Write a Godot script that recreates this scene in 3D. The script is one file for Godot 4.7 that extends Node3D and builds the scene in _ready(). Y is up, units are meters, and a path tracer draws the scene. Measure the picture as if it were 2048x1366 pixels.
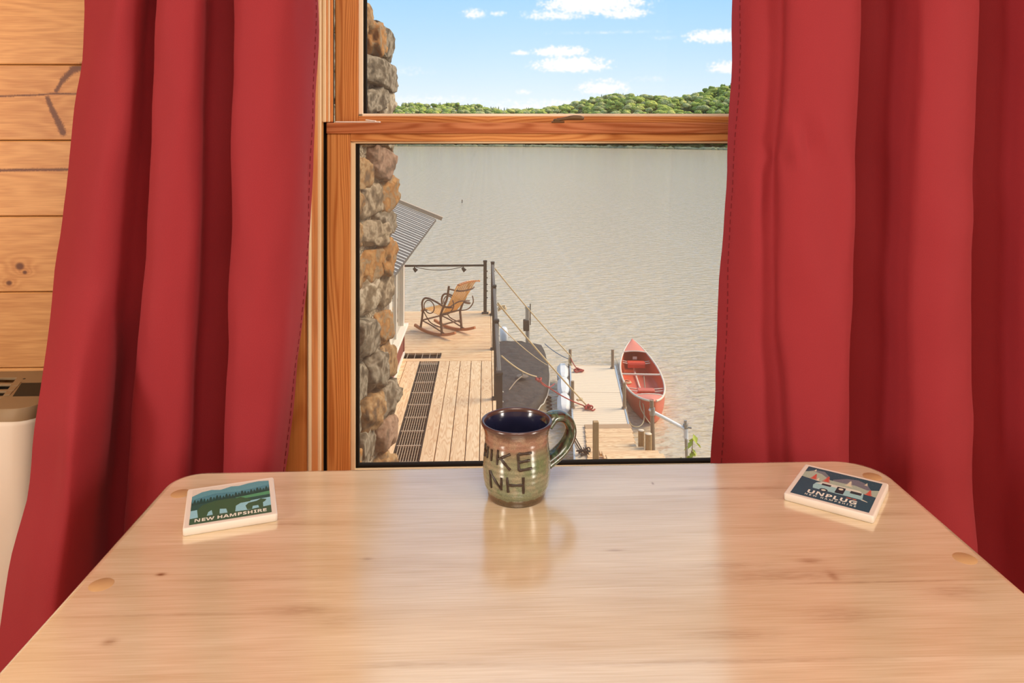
extends Node3D
# A table by a sash window over a lake. Metres; -z points out of the window; the camera stands at (0, 1.195, 0).

const DECK := -2.305
const WATER := -4.555
const DOCK := -4.155
const WALL := 1.28
var rng := RandomNumberGenerator.new()
var taken := {}
var M := {}


class MB extends RefCounted:
	var st := SurfaceTool.new()
	var n := 0

	func _init() -> void:
		st.begin(Mesh.PRIMITIVE_TRIANGLES)
		st.set_smooth_group(-1)

	func smooth(on: bool) -> void:
		st.set_smooth_group(0 if on else -1)

	func tri(a: Vector3, b: Vector3, c: Vector3, ua := Vector2.ZERO, ub := Vector2.ZERO, uc := Vector2.ZERO) -> void:
		# counter-clockwise from outside; Godot wants clockwise
		st.set_uv(ua)
		st.add_vertex(a)
		st.set_uv(uc)
		st.add_vertex(c)
		st.set_uv(ub)
		st.add_vertex(b)
		n += 1

	func tri_out(a: Vector3, b: Vector3, c: Vector3, dir: Vector3) -> void:
		if (b - a).cross(c - a).dot(dir) >= 0.0:
			tri(a, b, c)
		else:
			tri(a, c, b)

	func quad(a: Vector3, b: Vector3, c: Vector3, d: Vector3, dir: Vector3, ua := Vector2.ZERO, ub := Vector2.ZERO, uc := Vector2.ZERO, ud := Vector2.ZERO) -> void:
		var m := (b - a).cross(c - a) + (c - a).cross(d - a)
		if m.dot(dir) >= 0.0:
			tri(a, b, c, ua, ub, uc)
			tri(a, c, d, ua, uc, ud)
		else:
			tri(a, c, b, ua, uc, ub)
			tri(a, d, c, ua, ud, uc)

	func box(c: Vector3, size: Vector3, bev := 0.0, bas := Basis.IDENTITY) -> void:
		var h := size * 0.5
		bev = minf(bev, minf(h.x, minf(h.y, h.z)) * 0.9)
		var k := h - Vector3.ONE * bev
		for ax in 3:
			var b1 := (ax + 1) % 3
			var b2 := (ax + 2) % 3
			for s in [-1.0, 1.0]:
				var q: Array[Vector3] = []
				for w in [[-1, -1], [1, -1], [1, 1], [-1, 1]]:
					var p := Vector3.ZERO
					p[ax] = s * h[ax]
					p[b1] = w[0] * k[b1]
					p[b2] = w[1] * k[b2]
					q.append(c + bas * p)
				var dir := Vector3.ZERO
				dir[ax] = s
				quad(q[0], q[1], q[2], q[3], bas * dir)
				if bev > 0.0:
					for s2 in [-1.0, 1.0]:
						var e: Array[Vector3] = []
						for w in [[0, -1], [0, 1], [1, 1], [1, -1]]:
							var p := Vector3.ZERO
							p[ax] = s * (h[ax] if w[0] == 0 else k[ax])
							p[b1] = s2 * (k[b1] if w[0] == 0 else h[b1])
							p[b2] = w[1] * k[b2]
							e.append(c + bas * p)
						var d2 := Vector3.ZERO
						d2[ax] = s
						d2[b1] = s2
						quad(e[0], e[1], e[2], e[3], bas * d2)
		if bev > 0.0:
			for sx in [-1.0, 1.0]:
				for sy in [-1.0, 1.0]:
					for sz in [-1.0, 1.0]:
						var s := Vector3(sx, sy, sz)
						tri_out(c + bas * (s * Vector3(h.x, k.y, k.z)), c + bas * (s * Vector3(k.x, h.y, k.z)), c + bas * (s * Vector3(k.x, k.y, h.z)), bas * s)

	func bar(a: Vector3, b: Vector3, w: float, t: float, bev := 0.0) -> void:
		# a box from a to b, w wide (sideways), t thick (upwards)
		var z := (b - a).normalized()
		var up := Vector3.UP if absf(z.y) < 0.95 else Vector3.BACK
		var x := up.cross(z).normalized()
		box((a + b) * 0.5, Vector3(w, t, a.distance_to(b)), bev, Basis(x, z.cross(x).normalized(), z))

	func tube(pts: Array, r: Variant, sides := 8, flat := 1.0) -> void:
		var u := Vector3.ZERO
		var rings := []
		var m := pts.size()
		for i in m:
			var a: Vector3 = pts[maxi(i - 1, 0)]
			var b: Vector3 = pts[mini(i + 1, m - 1)]
			var t := (b - a).normalized()
			if i == 0:
				u = (Vector3.UP if absf(t.y) < 0.9 else Vector3.RIGHT).cross(t).normalized()
			else:
				u = (u - t * u.dot(t)).normalized()
			var w := t.cross(u)
			var rr: float = r[i] if r is Array else r
			var ring: Array[Vector3] = []
			for j in sides:
				var an := TAU * j / sides
				ring.append(pts[i] + u * cos(an) * rr + w * sin(an) * rr * flat)
			rings.append(ring)
		smooth(true)
		for i in m - 1:
			var mid: Vector3 = (pts[i] + pts[i + 1]) * 0.5
			for j in sides:
				var k := (j + 1) % sides
				quad(rings[i][j], rings[i][k], rings[i + 1][k], rings[i + 1][j], (rings[i][j] + rings[i][k] + rings[i + 1][j] + rings[i + 1][k]) * 0.25 - mid)
		smooth(false)
		for e in [0, m - 1]:
			var away: Vector3 = (pts[0] - pts[1]) if e == 0 else (pts[m - 1] - pts[m - 2])
			for j in sides:
				tri_out(pts[e], rings[e][j], rings[e][(j + 1) % sides], away)

	func lathe(prof: Array, segs := 48, c := Vector3.ZERO) -> void:
		# prof: Vector2(r, y) walked with the outside on the right-hand side going up
		smooth(true)
		var total := 0.0
		for i in prof.size() - 1:
			total += prof[i].distance_to(prof[i + 1])
		var v := 0.0
		for i in prof.size() - 1:
			var a: Vector2 = prof[i]
			var b: Vector2 = prof[i + 1]
			var v2 := v + a.distance_to(b) / total
			for j in segs:
				var p := TAU * j / segs
				var q := TAU * (j + 1) / segs
				var pm := (p + q) * 0.5
				var dir := Vector3((b.y - a.y) * sin(pm), -(b.x - a.x), (b.y - a.y) * cos(pm))
				quad(c + Vector3(a.x * sin(p), a.y, a.x * cos(p)), c + Vector3(a.x * sin(q), a.y, a.x * cos(q)), c + Vector3(b.x * sin(q), b.y, b.x * cos(q)), c + Vector3(b.x * sin(p), b.y, b.x * cos(p)), dir, Vector2(float(j) / segs, v), Vector2((j + 1.0) / segs, v), Vector2((j + 1.0) / segs, v2), Vector2(float(j) / segs, v2))
			v = v2
		smooth(false)

	func slab(outline: PackedVector2Array, rings: Array, cap_bottom := true, uv_scale := Vector2.ONE, uv_off := Vector2.ZERO) -> void:
		# outline in (x, z); rings of Vector2(inset, y) from the bottom to the top
		var m := outline.size()
		var area := 0.0
		for i in m:
			area += outline[i].cross(outline[(i + 1) % m])
		var turn := signf(area)
		var inward := PackedVector2Array()
		for i in m:
			var e1 := (outline[i] - outline[(i + m - 1) % m]).normalized()
			var e2 := (outline[(i + 1) % m] - outline[i]).normalized()
			var n1 := Vector2(-e1.y, e1.x) * turn
			var n2 := Vector2(-e2.y, e2.x) * turn
			var b := (n1 + n2).normalized()
			inward.append(b / maxf(0.5, b.dot(n1)))
		var loops := []
		for g in rings:
			var l: Array[Vector3] = []
			for i in m:
				var p: Vector2 = outline[i] + inward[i] * g.x
				l.append(Vector3(p.x, g.y, p.y))
			loops.append(l)
		smooth(true)
		for g in rings.size() - 1:
			for i in m:
				var k := (i + 1) % m
				var o := -(inward[i] + inward[k])
				quad(loops[g][i], loops[g][k], loops[g + 1][k], loops[g + 1][i], Vector3(o.x, (rings[g + 1].x - rings[g].x) * 2.0, o.y), uvof(loops[g][i], uv_scale, uv_off), uvof(loops[g][k], uv_scale, uv_off), uvof(loops[g + 1][k], uv_scale, uv_off), uvof(loops[g + 1][i], uv_scale, uv_off))
		smooth(false)
		for top in ([true, false] if cap_bottom else [true]):
			var l: Array = loops[-1] if top else loops[0]
			var flat := PackedVector2Array()
			for p in l:
				flat.append(Vector2(p.x, p.z))
			var id := Geometry2D.triangulate_polygon(flat)
			for t in range(0, id.size(), 3):
				var a: Vector3 = l[id[t]]
				var b: Vector3 = l[id[t + 1]]
				var c: Vector3 = l[id[t + 2]]
				var up := (b - a).cross(c - a).y > 0.0
				if up != top:
					var keep := b
					b = c
					c = keep
				tri(a, b, c, uvof(a, uv_scale, uv_off), uvof(b, uv_scale, uv_off), uvof(c, uv_scale, uv_off))

	func uvof(p: Vector3, s: Vector2, o: Vector2) -> Vector2:
		return Vector2(p.x, p.z) * s + o

	func sheet(g: Array, dir: Vector3, flat := false) -> void:
		# g: rows of points
		smooth(not flat)
		for i in g.size() - 1:
			for j in g[i].size() - 1:
				var w: int = g[i].size() - 1
				quad(g[i][j], g[i][j + 1], g[i + 1][j + 1], g[i + 1][j], dir, Vector2(float(j) / w, float(i) / (g.size() - 1)), Vector2((j + 1.0) / w, float(i) / (g.size() - 1)), Vector2((j + 1.0) / w, (i + 1.0) / (g.size() - 1)), Vector2(float(j) / w, (i + 1.0) / (g.size() - 1)))
		smooth(false)

	func ball(c: Vector3, r: Vector3, rough := 0.0, noise: FastNoiseLite = null, sub := 2, bas := Basis.IDENTITY, cut := 0.0) -> void:
		smooth(true)
		var ico := MB.icosphere(sub)
		var pts: Array[Vector3] = []
		for p in ico[0]:
			var k := 1.0
			if noise:
				k += rough * noise.get_noise_3dv(p * 1.3 + c * 7.0)
			var q: Vector3 = p * k
			if cut > 0.0:
				q = q.clamp(Vector3.ONE * -cut, Vector3.ONE * cut)
			pts.append(c + bas * (q * r))
		for f in ico[1]:
			tri(pts[f.x], pts[f.y], pts[f.z])
		smooth(false)

	static var cache := {}

	static func icosphere(sub: int) -> Array:
		if cache.has(sub):
			return cache[sub]
		var t := (1.0 + sqrt(5.0)) / 2.0
		var v: Array[Vector3] = []
		for p in [Vector3(-1, t, 0), Vector3(1, t, 0), Vector3(-1, -t, 0), Vector3(1, -t, 0), Vector3(0, -1, t), Vector3(0, 1, t), Vector3(0, -1, -t), Vector3(0, 1, -t), Vector3(t, 0, -1), Vector3(t, 0, 1), Vector3(-t, 0, -1), Vector3(-t, 0, 1)]:
			v.append(p.normalized())
		var f := [Vector3i(0, 11, 5), Vector3i(0, 5, 1), Vector3i(0, 1, 7), Vector3i(0, 7, 10), Vector3i(0, 10, 11), Vector3i(1, 5, 9), Vector3i(5, 11, 4), Vector3i(11, 10, 2), Vector3i(10, 7, 6), Vector3i(7, 1, 8), Vector3i(3, 9, 4), Vector3i(3, 4, 2), Vector3i(3, 2, 6), Vector3i(3, 6, 8), Vector3i(3, 8, 9), Vector3i(4, 9, 5), Vector3i(2, 4, 11), Vector3i(6, 2, 10), Vector3i(8, 6, 7), Vector3i(9, 8, 1)]
		for s in sub:
			var mids := {}
			var g := []
			for q in f:
				var id := []
				for e in [[q.x, q.y], [q.y, q.z], [q.z, q.x]]:
					var key := Vector2i(mini(e[0], e[1]), maxi(e[0], e[1]))
					if not mids.has(key):
						mids[key] = v.size()
						v.append((v[e[0]] + v[e[1]]).normalized())
					id.append(mids[key])
				g.append_array([Vector3i(q.x, id[0], id[2]), Vector3i(q.y, id[1], id[0]), Vector3i(q.z, id[2], id[1]), Vector3i(id[0], id[1], id[2])])
			f = g
		cache[sub] = [v, f]
		return cache[sub]

	func done() -> ArrayMesh:
		st.generate_normals()
		st.index()
		return st.commit()


# ------------------------------------------------------------------ helpers
func P(x: float, y: float, d: float) -> Vector3:
	return Vector3(x, y, -d)


func numbered(called: String) -> String:
	if not taken.has(called):
		taken[called] = 0
		return called
	taken[called] += 1
	return "%s_%03d" % [called, taken[called]]


func tag(o: Node3D, label: String, category := "", group := "", kind := "") -> void:
	o.set_meta("label", label)
	if category:
		o.set_meta("category", category)
	if group:
		o.set_meta("group", group)
	if kind:
		o.set_meta("kind", kind)


func thing(called: String, label: String, category := "", at := Vector3.ZERO, turn := 0.0, group := "", kind := "") -> Node3D:
	var o := Node3D.new()
	o.name = numbered(called)
	add_child(o)
	o.position = at
	o.rotation.y = turn
	tag(o, label, category, group, kind)
	return o


func put(called: String, mesh: Mesh, mat: Material, parent: Node = self) -> MeshInstance3D:
	var o := MeshInstance3D.new()
	o.name = numbered(called) if parent == self else called
	o.mesh = mesh
	o.material_override = mat
	parent.add_child(o, true)
	return o


func boxp(called: String, lo: Vector3, hi: Vector3, mat: Material, parent: Node, bev := 0.002) -> MeshInstance3D:
	# a box between two corners; its mesh is centred so that it has a place of its own
	var b := MB.new()
	var c := (lo + hi) * 0.5
	b.box(Vector3.ZERO, (hi - lo).abs(), bev)
	var o := put(called, b.done(), mat, parent)
	o.position = c
	return o


func col(r: float, g: float, b: float) -> Color:
	return Color(r / 255.0, g / 255.0, b / 255.0)


func mat(called: String, c: Color, rough := 0.6, tex: Texture2D = null, scale := Vector3.ONE, spec := 0.5, world := true) -> StandardMaterial3D:
	var m := StandardMaterial3D.new()
	m.resource_name = called
	m.albedo_color = c
	m.roughness = rough
	m.metallic_specular = spec
	if tex:
		m.albedo_texture = tex
		m.uv1_triplanar = true
		m.uv1_world_triplanar = world
		m.uv1_scale = scale
		m.uv1_triplanar_sharpness = 8.0
	M[called] = m
	return m


func noise(seed_: int, freq: float, oct := 4, kind := FastNoiseLite.TYPE_SIMPLEX_SMOOTH) -> FastNoiseLite:
	var n := FastNoiseLite.new()
	n.seed = seed_
	n.frequency = freq
	n.noise_type = kind
	n.fractal_octaves = oct
	return n


func ntex(seed_: int, freq: float, colors: Array, stops: Array, size := 256, oct := 4) -> NoiseTexture2D:
	var t := NoiseTexture2D.new()
	t.width = size
	t.height = size
	t.seamless = true
	t.noise = noise(seed_, freq, oct)
	var g := Gradient.new()
	g.offsets = PackedFloat32Array(stops)
	g.colors = PackedColorArray(colors)
	t.color_ramp = g
	return t


func bump(m: StandardMaterial3D, seed_: int, freq: float, cm: float, size := 256) -> void:
	var t := NoiseTexture2D.new()
	t.width = size
	t.height = size
	t.seamless = true
	t.noise = noise(seed_, freq, 5)
	m.heightmap_enabled = true
	m.heightmap_texture = t
	m.heightmap_scale = cm


func grain(seed_: int, w: int, h: int, rings: float, wave: float, deep: float, along_v := false) -> ImageTexture:
	# wood grain running along u: growth lines bent by slow noise, fine fibres over them, a little tone drift
	var slow := noise(seed_, 1.0, 2)
	var fine := noise(seed_ + 1, 1.0, 2)
	var data := PackedByteArray()
	data.resize(w * h * 3)
	for y in h:
		var v := float(y) / h
		var fv := absf(v - 0.5) * 2.0
		for x in w:
			var u := float(x) / w
			var uu := absf(u - 0.5) * 2.0
			var s := slow.get_noise_2d(uu * 1.6, fv * 3.0)
			var ring := 0.5 + 0.5 * sin((fv * rings + s * wave) * TAU)
			var k := 1.0 - deep * (0.62 * ring * ring + 0.38 * (0.5 + fine.get_noise_2d(uu * 6.0, fv * 260.0))) + 0.05 * s
			var i := ((x * h + y) if along_v else (y * w + x)) * 3
			k = clampf(k, 0.0, 1.0)
			data[i] = int(255.0 * (1.0 - (1.0 - k) * 0.55))
			data[i + 1] = int(255.0 * (1.0 - (1.0 - k) * 0.9))
			data[i + 2] = int(255.0 * (1.0 - (1.0 - k) * 1.2)) if k > 0.2 else 0
	var im := Image.create_from_data(h if along_v else w, w if along_v else h, false, Image.FORMAT_RGB8, data)
	return ImageTexture.create_from_image(im)


func poly(im: Image, pts: Array, c: Color) -> void:
	# fills a polygon given in 0..1 coordinates
	var w := im.get_width()
	var h := im.get_height()
	var m := pts.size()
	for y in h:
		var fy := (y + 0.5) / h
		var xs := []
		for i in m:
			var a: Vector2 = pts[i]
			var b: Vector2 = pts[(i + 1) % m]
			if (a.y <= fy) != (b.y <= fy):
				xs.append((a.x + (fy - a.y) / (b.y - a.y) * (b.x - a.x)) * w)
		xs.sort()
		for k in range(0, xs.size() - 1, 2):
			var x0 := clampi(roundi(xs[k]), 0, w)
			var x1 := clampi(roundi(xs[k + 1]), 0, w)
			if x1 > x0:
				im.fill_rect(Rect2i(x0, y, x1 - x0, 1), c)


func ell(im: Image, c: Vector2, r: Vector2, colour: Color) -> void:
	var pts := []
	for i in 24:
		pts.append(c + r * Vector2.from_angle(TAU * i / 24))
	poly(im, pts, colour)


func speckle(im: Image, seed_: int, amount: float) -> void:
	var r := RandomNumberGenerator.new()
	r.seed = seed_
	for y in im.get_height():
		for x in im.get_width():
			var c := im.get_pixel(x, y)
			var k := 1.0 + r.randf_range(-amount, amount)
			im.set_pixel(x, y, Color(c.r * k, c.g * k, c.b * k))


func lettering(words: String, width: float, depth: float, m: Material, bold := true) -> MeshInstance3D:
	var t := TextMesh.new()
	var f := SystemFont.new()
	f.font_names = PackedStringArray(["Droid Sans"])
	f.font_weight = 700 if bold else 400
	t.font = f
	t.text = words
	t.font_size = 48
	t.pixel_size = 0.01
	t.depth = 0.02
	t.curve_step = 2.0
	var size := t.get_aabb().size
	var o := MeshInstance3D.new()
	o.mesh = t
	o.material_override = m
	var s := width / maxf(size.x, 0.001)
	o.scale = Vector3(s, s, depth / 0.02)
	return o


func arc(a: Vector3, b: Vector3, sag: float, n := 12) -> Array:
	var pts := []
	for i in n + 1:
		var t := float(i) / n
		pts.append(a.lerp(b, t) + Vector3.DOWN * sag * 4.0 * t * (1.0 - t))
	return pts


func smoothed(pts: Array, per := 6) -> Array:
	var out := []
	for i in pts.size() - 1:
		var a: Vector3 = pts[maxi(i - 1, 0)]
		var d: Vector3 = pts[mini(i + 2, pts.size() - 1)]
		for k in per:
			out.append(pts[i].cubic_interpolate(pts[i + 1], a, d, float(k) / per))
	out.append(pts[-1])
	return out


func tubed(called: String, pts: Array, r: Variant, m: Material, parent: Node, sides := 8) -> MeshInstance3D:
	var b := MB.new()
	b.tube(pts, r, sides)
	return put(called, b.done(), m, parent)


func under(child: Node3D, parent: Node3D) -> void:
	# makes a finished piece a sub-part of another piece that is not turned
	child.get_parent().remove_child(child)
	parent.add_child(child, true)
	child.position -= parent.position


# ------------------------------------------------------------------ the scene
func _ready() -> void:
	rng.seed = 11
	camera_and_light()
	materials()
	room()
	window()
	table()
	mug()
	coasters()
	curtains()
	heater()
	lake_and_shore()
	chimney()
	deck()
	boathouse()
	rocking_chair()
	railings()
	dock()
	canoe()
	covered_boat()
	ropes()


func camera_and_light() -> void:
	var cam := Camera3D.new()
	cam.name = "camera"
	add_child(cam)
	cam.position = Vector3(0, 1.195, 0)
	cam.rotation.y = -atan(51.0 / 1550.0)
	cam.keep_aspect = Camera3D.KEEP_HEIGHT
	cam.set_frustum(0.05 * 1366.0 / 1550.0, Vector2(0, -0.05 * 426.0 / 1550.0), 0.05, 2000.0)
	cam.current = true

	var e := Environment.new()
	e.background_mode = Environment.BG_SKY
	e.sky = Sky.new()
	var pm := PanoramaSkyMaterial.new()
	pm.panorama = ImageTexture.create_from_image(sky_picture())
	pm.energy_multiplier = 1.15
	e.sky.sky_material = pm
	e.sky_rotation = Vector3(0, PI, 0)
	e.tonemap_mode = Environment.TONE_MAPPER_LINEAR
	e.tonemap_exposure = 1.0
	e.sdfgi_enabled = true
	e.ssao_enabled = true
	e.ssil_enabled = true
	var we := WorldEnvironment.new()
	we.name = "world_environment"
	we.environment = e
	add_child(we)

	var sun := DirectionalLight3D.new()
	sun.name = "hazy_sun"
	sun.light_color = col(255, 240, 218)
	sun.light_energy = 1.5
	sun.light_angular_distance = 34.0
	sun.shadow_enabled = true
	add_child(sun)
	sun.look_at_from_position(Vector3(6.0, 6.2, -1.2), Vector3.ZERO)

	# unseen lamps, placed to light curtains and table: side-wall panels and a ceiling panel
	var glow := StandardMaterial3D.new()
	glow.resource_name = "unseen_lamp_glow"
	glow.albedo_color = col(250, 240, 225)
	glow.emission_enabled = true
	glow.emission = col(255, 245, 230)
	glow.emission_energy_multiplier = 1.0
	var frame := StandardMaterial3D.new()
	frame.albedo_color = col(120, 90, 60)
	for w in [
		["unseen_wall_lamp", Vector3(-1.88, 1.25, 0.35), Vector3(1, 0, -0.35), Vector2(0.7, 0.9), 3.75, "unseen frosted wall lamp left of the table, placed to light the curtains"],
		["unseen_wall_lamp", Vector3(2.08, 1.25, 0.35), Vector3(-1, 0, -0.35), Vector2(0.7, 0.9), 4.1, "unseen frosted wall lamp right of the table, placed to light the curtains"],
		["unseen_ceiling_lamp", Vector3(0.1, 2.37, 0.25), Vector3(0, -1, 0), Vector2(1.0, 1.0), 1.7, "unseen square ceiling lamp, placed to light the table and curtains"],
	]:
		var o := thing(w[0], w[5], "lamp")
		var dir: Vector3 = Vector3(w[2].x, w[2].y, 0).normalized()
		var b := MB.new()
		var sz: Vector3 = Vector3(0.03, w[3].y, w[3].x) if w[0] == "unseen_wall_lamp" else Vector3(w[3].x, 0.03, w[3].y)
		b.box(w[1], sz, 0.006)
		put("diffuser", b.done(), glow, o)
		var c := MB.new()
		c.box(w[1] - dir * 0.012, sz + Vector3.ONE * 0.02 - dir.abs() * 0.03, 0.004)
		put("back_plate", c.done(), frame, o)
		var l := AreaLight3D.new()
		l.name = "unseen_lamp_light"
		l.light_color = col(255, 247, 235)
		l.light_energy = w[4]
		l.area_size = w[3] * 0.95
		l.area_range = 12.0
		l.area_attenuation = 2.0
		l.shadow_enabled = true
		o.add_child(l, true)
		l.look_at_from_position(w[1] + dir * 0.03, w[1] + w[2], Vector3.UP if w[0] == "unseen_wall_lamp" else Vector3.BACK)


func sky_picture() -> Image:
	var W := 4096
	var H := 2048
	var stops := [[-90.0, col(150, 142, 128)], [-0.5, col(170, 165, 155)], [0.0, col(234, 241, 246)], [2.0, col(224, 239, 248)], [4.0, col(205, 231, 250)], [6.5, col(184, 222, 250)], [9.5, col(163, 212, 248)], [16.0, col(136, 194, 244)], [35.0, col(112, 172, 236)], [90.0, col(88, 148, 222)]]
	var tone := func(e: float) -> Color:
		for i in stops.size() - 1:
			if e <= stops[i + 1][0]:
				return stops[i][1].lerp(stops[i + 1][1], (e - stops[i][0]) / (stops[i + 1][0] - stops[i][0]))
		return stops[-1][1]
	var base := Image.create_empty(W, H, false, Image.FORMAT_RGBA8)
	for y in H:
		base.fill_rect(Rect2i(0, y, W, 1), tone.call(90.0 - (y + 0.5) / H * 180.0))
	# loose fair-weather clouds all round
	var puff := noise(5, 1.0, 5)
	var low := Image.create_empty(512, 256, false, Image.FORMAT_RGBA8)
	for y in 256:
		var e := 90.0 - (y + 0.5) / 256 * 180.0
		for x in 512:
			var az := ((x + 0.5) / 512 - 0.5) * TAU
			var a := 0.0
			if e > 0.5:
				var d := Vector3(sin(az) * cos(deg_to_rad(e)), sin(deg_to_rad(e)), -cos(az) * cos(deg_to_rad(e)))
				var v := puff.get_noise_3dv(d * Vector3(2.2, 5.0, 2.2))
				a = smoothstep(0.0, 0.34, v) * 0.9 * smoothstep(0.5, 5.0, e)
				var deg := rad_to_deg(az)
				a *= clampf(maxf(absf(deg - 3.0) - 21.0, e - 10.5) / 4.0, 0.0, 1.0)
			low.set_pixel(x, y, Color(0.985, 0.985, 0.985, a))
	low.resize(W, H, Image.INTERPOLATE_BILINEAR)
	base.blend_rect(low, Rect2i(0, 0, W, H), Vector2i.ZERO)
	# the clouds over the far hills: azimuth, elevation, half-width, half-height (degrees), density
	var clouds := [[7.9, 9.15, 3.6, 1.15, 1.2], [5.2, 8.3, 2.6, 0.42, 0.75], [10.2, 8.35, 1.7, 0.5, 0.9], [-0.95, 8.38, 0.9, 0.42, 0.75], [0.8, 8.42, 0.55, 0.2, 0.75], [8.7, 7.0, 5.2, 0.14, 0.34], [13.0, 6.55, 1.2, 0.16, 0.4], [16.6, 6.5, 2.1, 0.52, 1.1], [2.5, 5.55, 0.6, 0.2, 0.9], [5.5, 5.62, 1.9, 0.42, 1.15], [6.3, 4.62, 2.7, 0.62, 1.2], [8.6, 2.95, 1.8, 0.62, 0.85], [17.4, 4.3, 1.2, 0.5, 1.0], [2.7, 2.7, 0.6, 0.25, 0.5], [-6.0, 4.2, 2.4, 0.6, 0.3], [-4.0, 2.0, 5.0, 0.5, 0.4], [5.0, 1.6, 6.0, 0.6, 0.5], [12.0, 3.6, 1.6, 0.3, 0.35]]
	var curl := noise(9, 1.0, 5)
	var x0 := int((0.5 - 22.0 / 360.0) * W)
	var x1 := int((0.5 + 28.0 / 360.0) * W)
	for y in range(int((0.5 - 15.0 / 180.0) * H), int(0.5 * H)):
		var e := 90.0 - (y + 0.5) / H * 180.0
		for x in range(x0, x1):
			var az := ((x + 0.5) / W - 0.5) * 360.0
			var f := 0.0
			var wob := curl.get_noise_2d(az * 1.1, e * 2.0)
			var det := curl.get_noise_2d(az * 3.4 + 40.0, e * 6.5)
			for c in clouds:
				var dx: float = (az - c[0]) / c[2]
				var dy: float = (e - c[1]) / c[3]
				if dy < 0.0:
					dy *= 1.35
				var q := dx * dx + dy * dy
				if q < 3.0:
					f = maxf(f, c[4] * (1.0 - q * 0.62) + (wob * 0.55 + det * 0.75) * minf(c[4], 1.0))
			var a := smoothstep(0.12, 0.85, f) * 0.97
			if a > 0.0:
				base.set_pixel(x, y, base.get_pixel(x, y).lerp(col(253, 251, 250), a))
	return base


func materials() -> void:
	var gu := grain(3, 512, 512, 9.0, 3.2, 0.24)
	var gv := grain(3, 512, 512, 9.0, 3.2, 0.24, true)
	var su := grain(21, 512, 512, 26.0, 4.0, 0.42)
	var sv := grain(21, 512, 512, 26.0, 4.0, 0.42, true)
	mat("pine", col(226, 172, 108), 0.5, gu, Vector3(0.5, 1.6, 1.6))
	mat("casing", col(222, 146, 78), 0.5, gv, Vector3(1.6, 0.5, 1.6))
	mat("fir_across", col(228, 164, 100), 0.42, su, Vector3(0.4, 3.0, 3.0))
	mat("fir_up", col(226, 160, 94), 0.42, sv, Vector3(3.0, 0.4, 3.0))
	mat("fir_red", col(206, 136, 92), 0.42, su, Vector3(0.5, 2.6, 2.6))
	mat("cream", col(240, 214, 172), 0.5)
	mat("bead_sky_lit", col(252, 236, 210), 0.5)  # cream bead lightened for the sky light it catches
	mat("jamb_tan", col(190, 138, 78), 0.5)  # tan wood of the jamb liner
	mat("gasket", col(38, 32, 26), 0.9, null, Vector3.ONE, 0.2)
	mat("plaster", col(225, 205, 178), 0.85)
	mat("floor_wood", col(190, 135, 85), 0.4, gv, Vector3(1.0, 0.5, 0.6))
	mat("brown_metal", col(112, 86, 58), 0.4)
	M.brown_metal.metallic = 0.3
	mat("white_plastic", col(240, 236, 228), 0.4)
	mat("deck_long", col(255, 224, 178), 0.6, gv, Vector3(1.2, 0.3, 0.3))
	mat("deck_long_pale", col(250, 218, 172), 0.6, gv, Vector3(1.2, 0.3, 0.33))
	mat("deck_cross", col(255, 218, 166), 0.6, gu, Vector3(0.3, 1.2, 1.2))
	mat("deck_cross_pale", col(250, 211, 160), 0.6, gu, Vector3(0.33, 1.2, 1.2))
	mat("dark_gap", col(60, 42, 28), 0.8)
	mat("black_steel", col(44, 39, 33), 0.75, null, Vector3.ONE, 0.35)
	mat("grate_steel", col(184, 160, 130), 0.5)
	mat("grate_dark", col(30, 24, 20), 0.8)
	mat("rope", col(210, 184, 140), 0.9)
	mat("rope_red", col(176, 70, 62), 0.9)
	mat("rope_dark", col(46, 42, 38), 0.9)
	mat("rope_blue", col(96, 120, 138), 0.9)
	mat("galvanised", col(172, 164, 148), 0.4)
	M.galvanised.metallic = 0.4
	mat("old_pipe", col(158, 134, 104), 0.6)
	mat("post_wood", col(198, 164, 112), 0.7, gv, Vector3(4, 0.6, 4))
	mat("dock_top", col(240, 214, 178), 0.7)
	mat("dock_edge", col(176, 186, 190), 0.5)
	mat("pane", Color(1, 1, 1, 0.04), 0.0)
	M.pane.transparency = BaseMaterial3D.TRANSPARENCY_ALPHA
	M.pane.metallic_specular = 0.45


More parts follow.
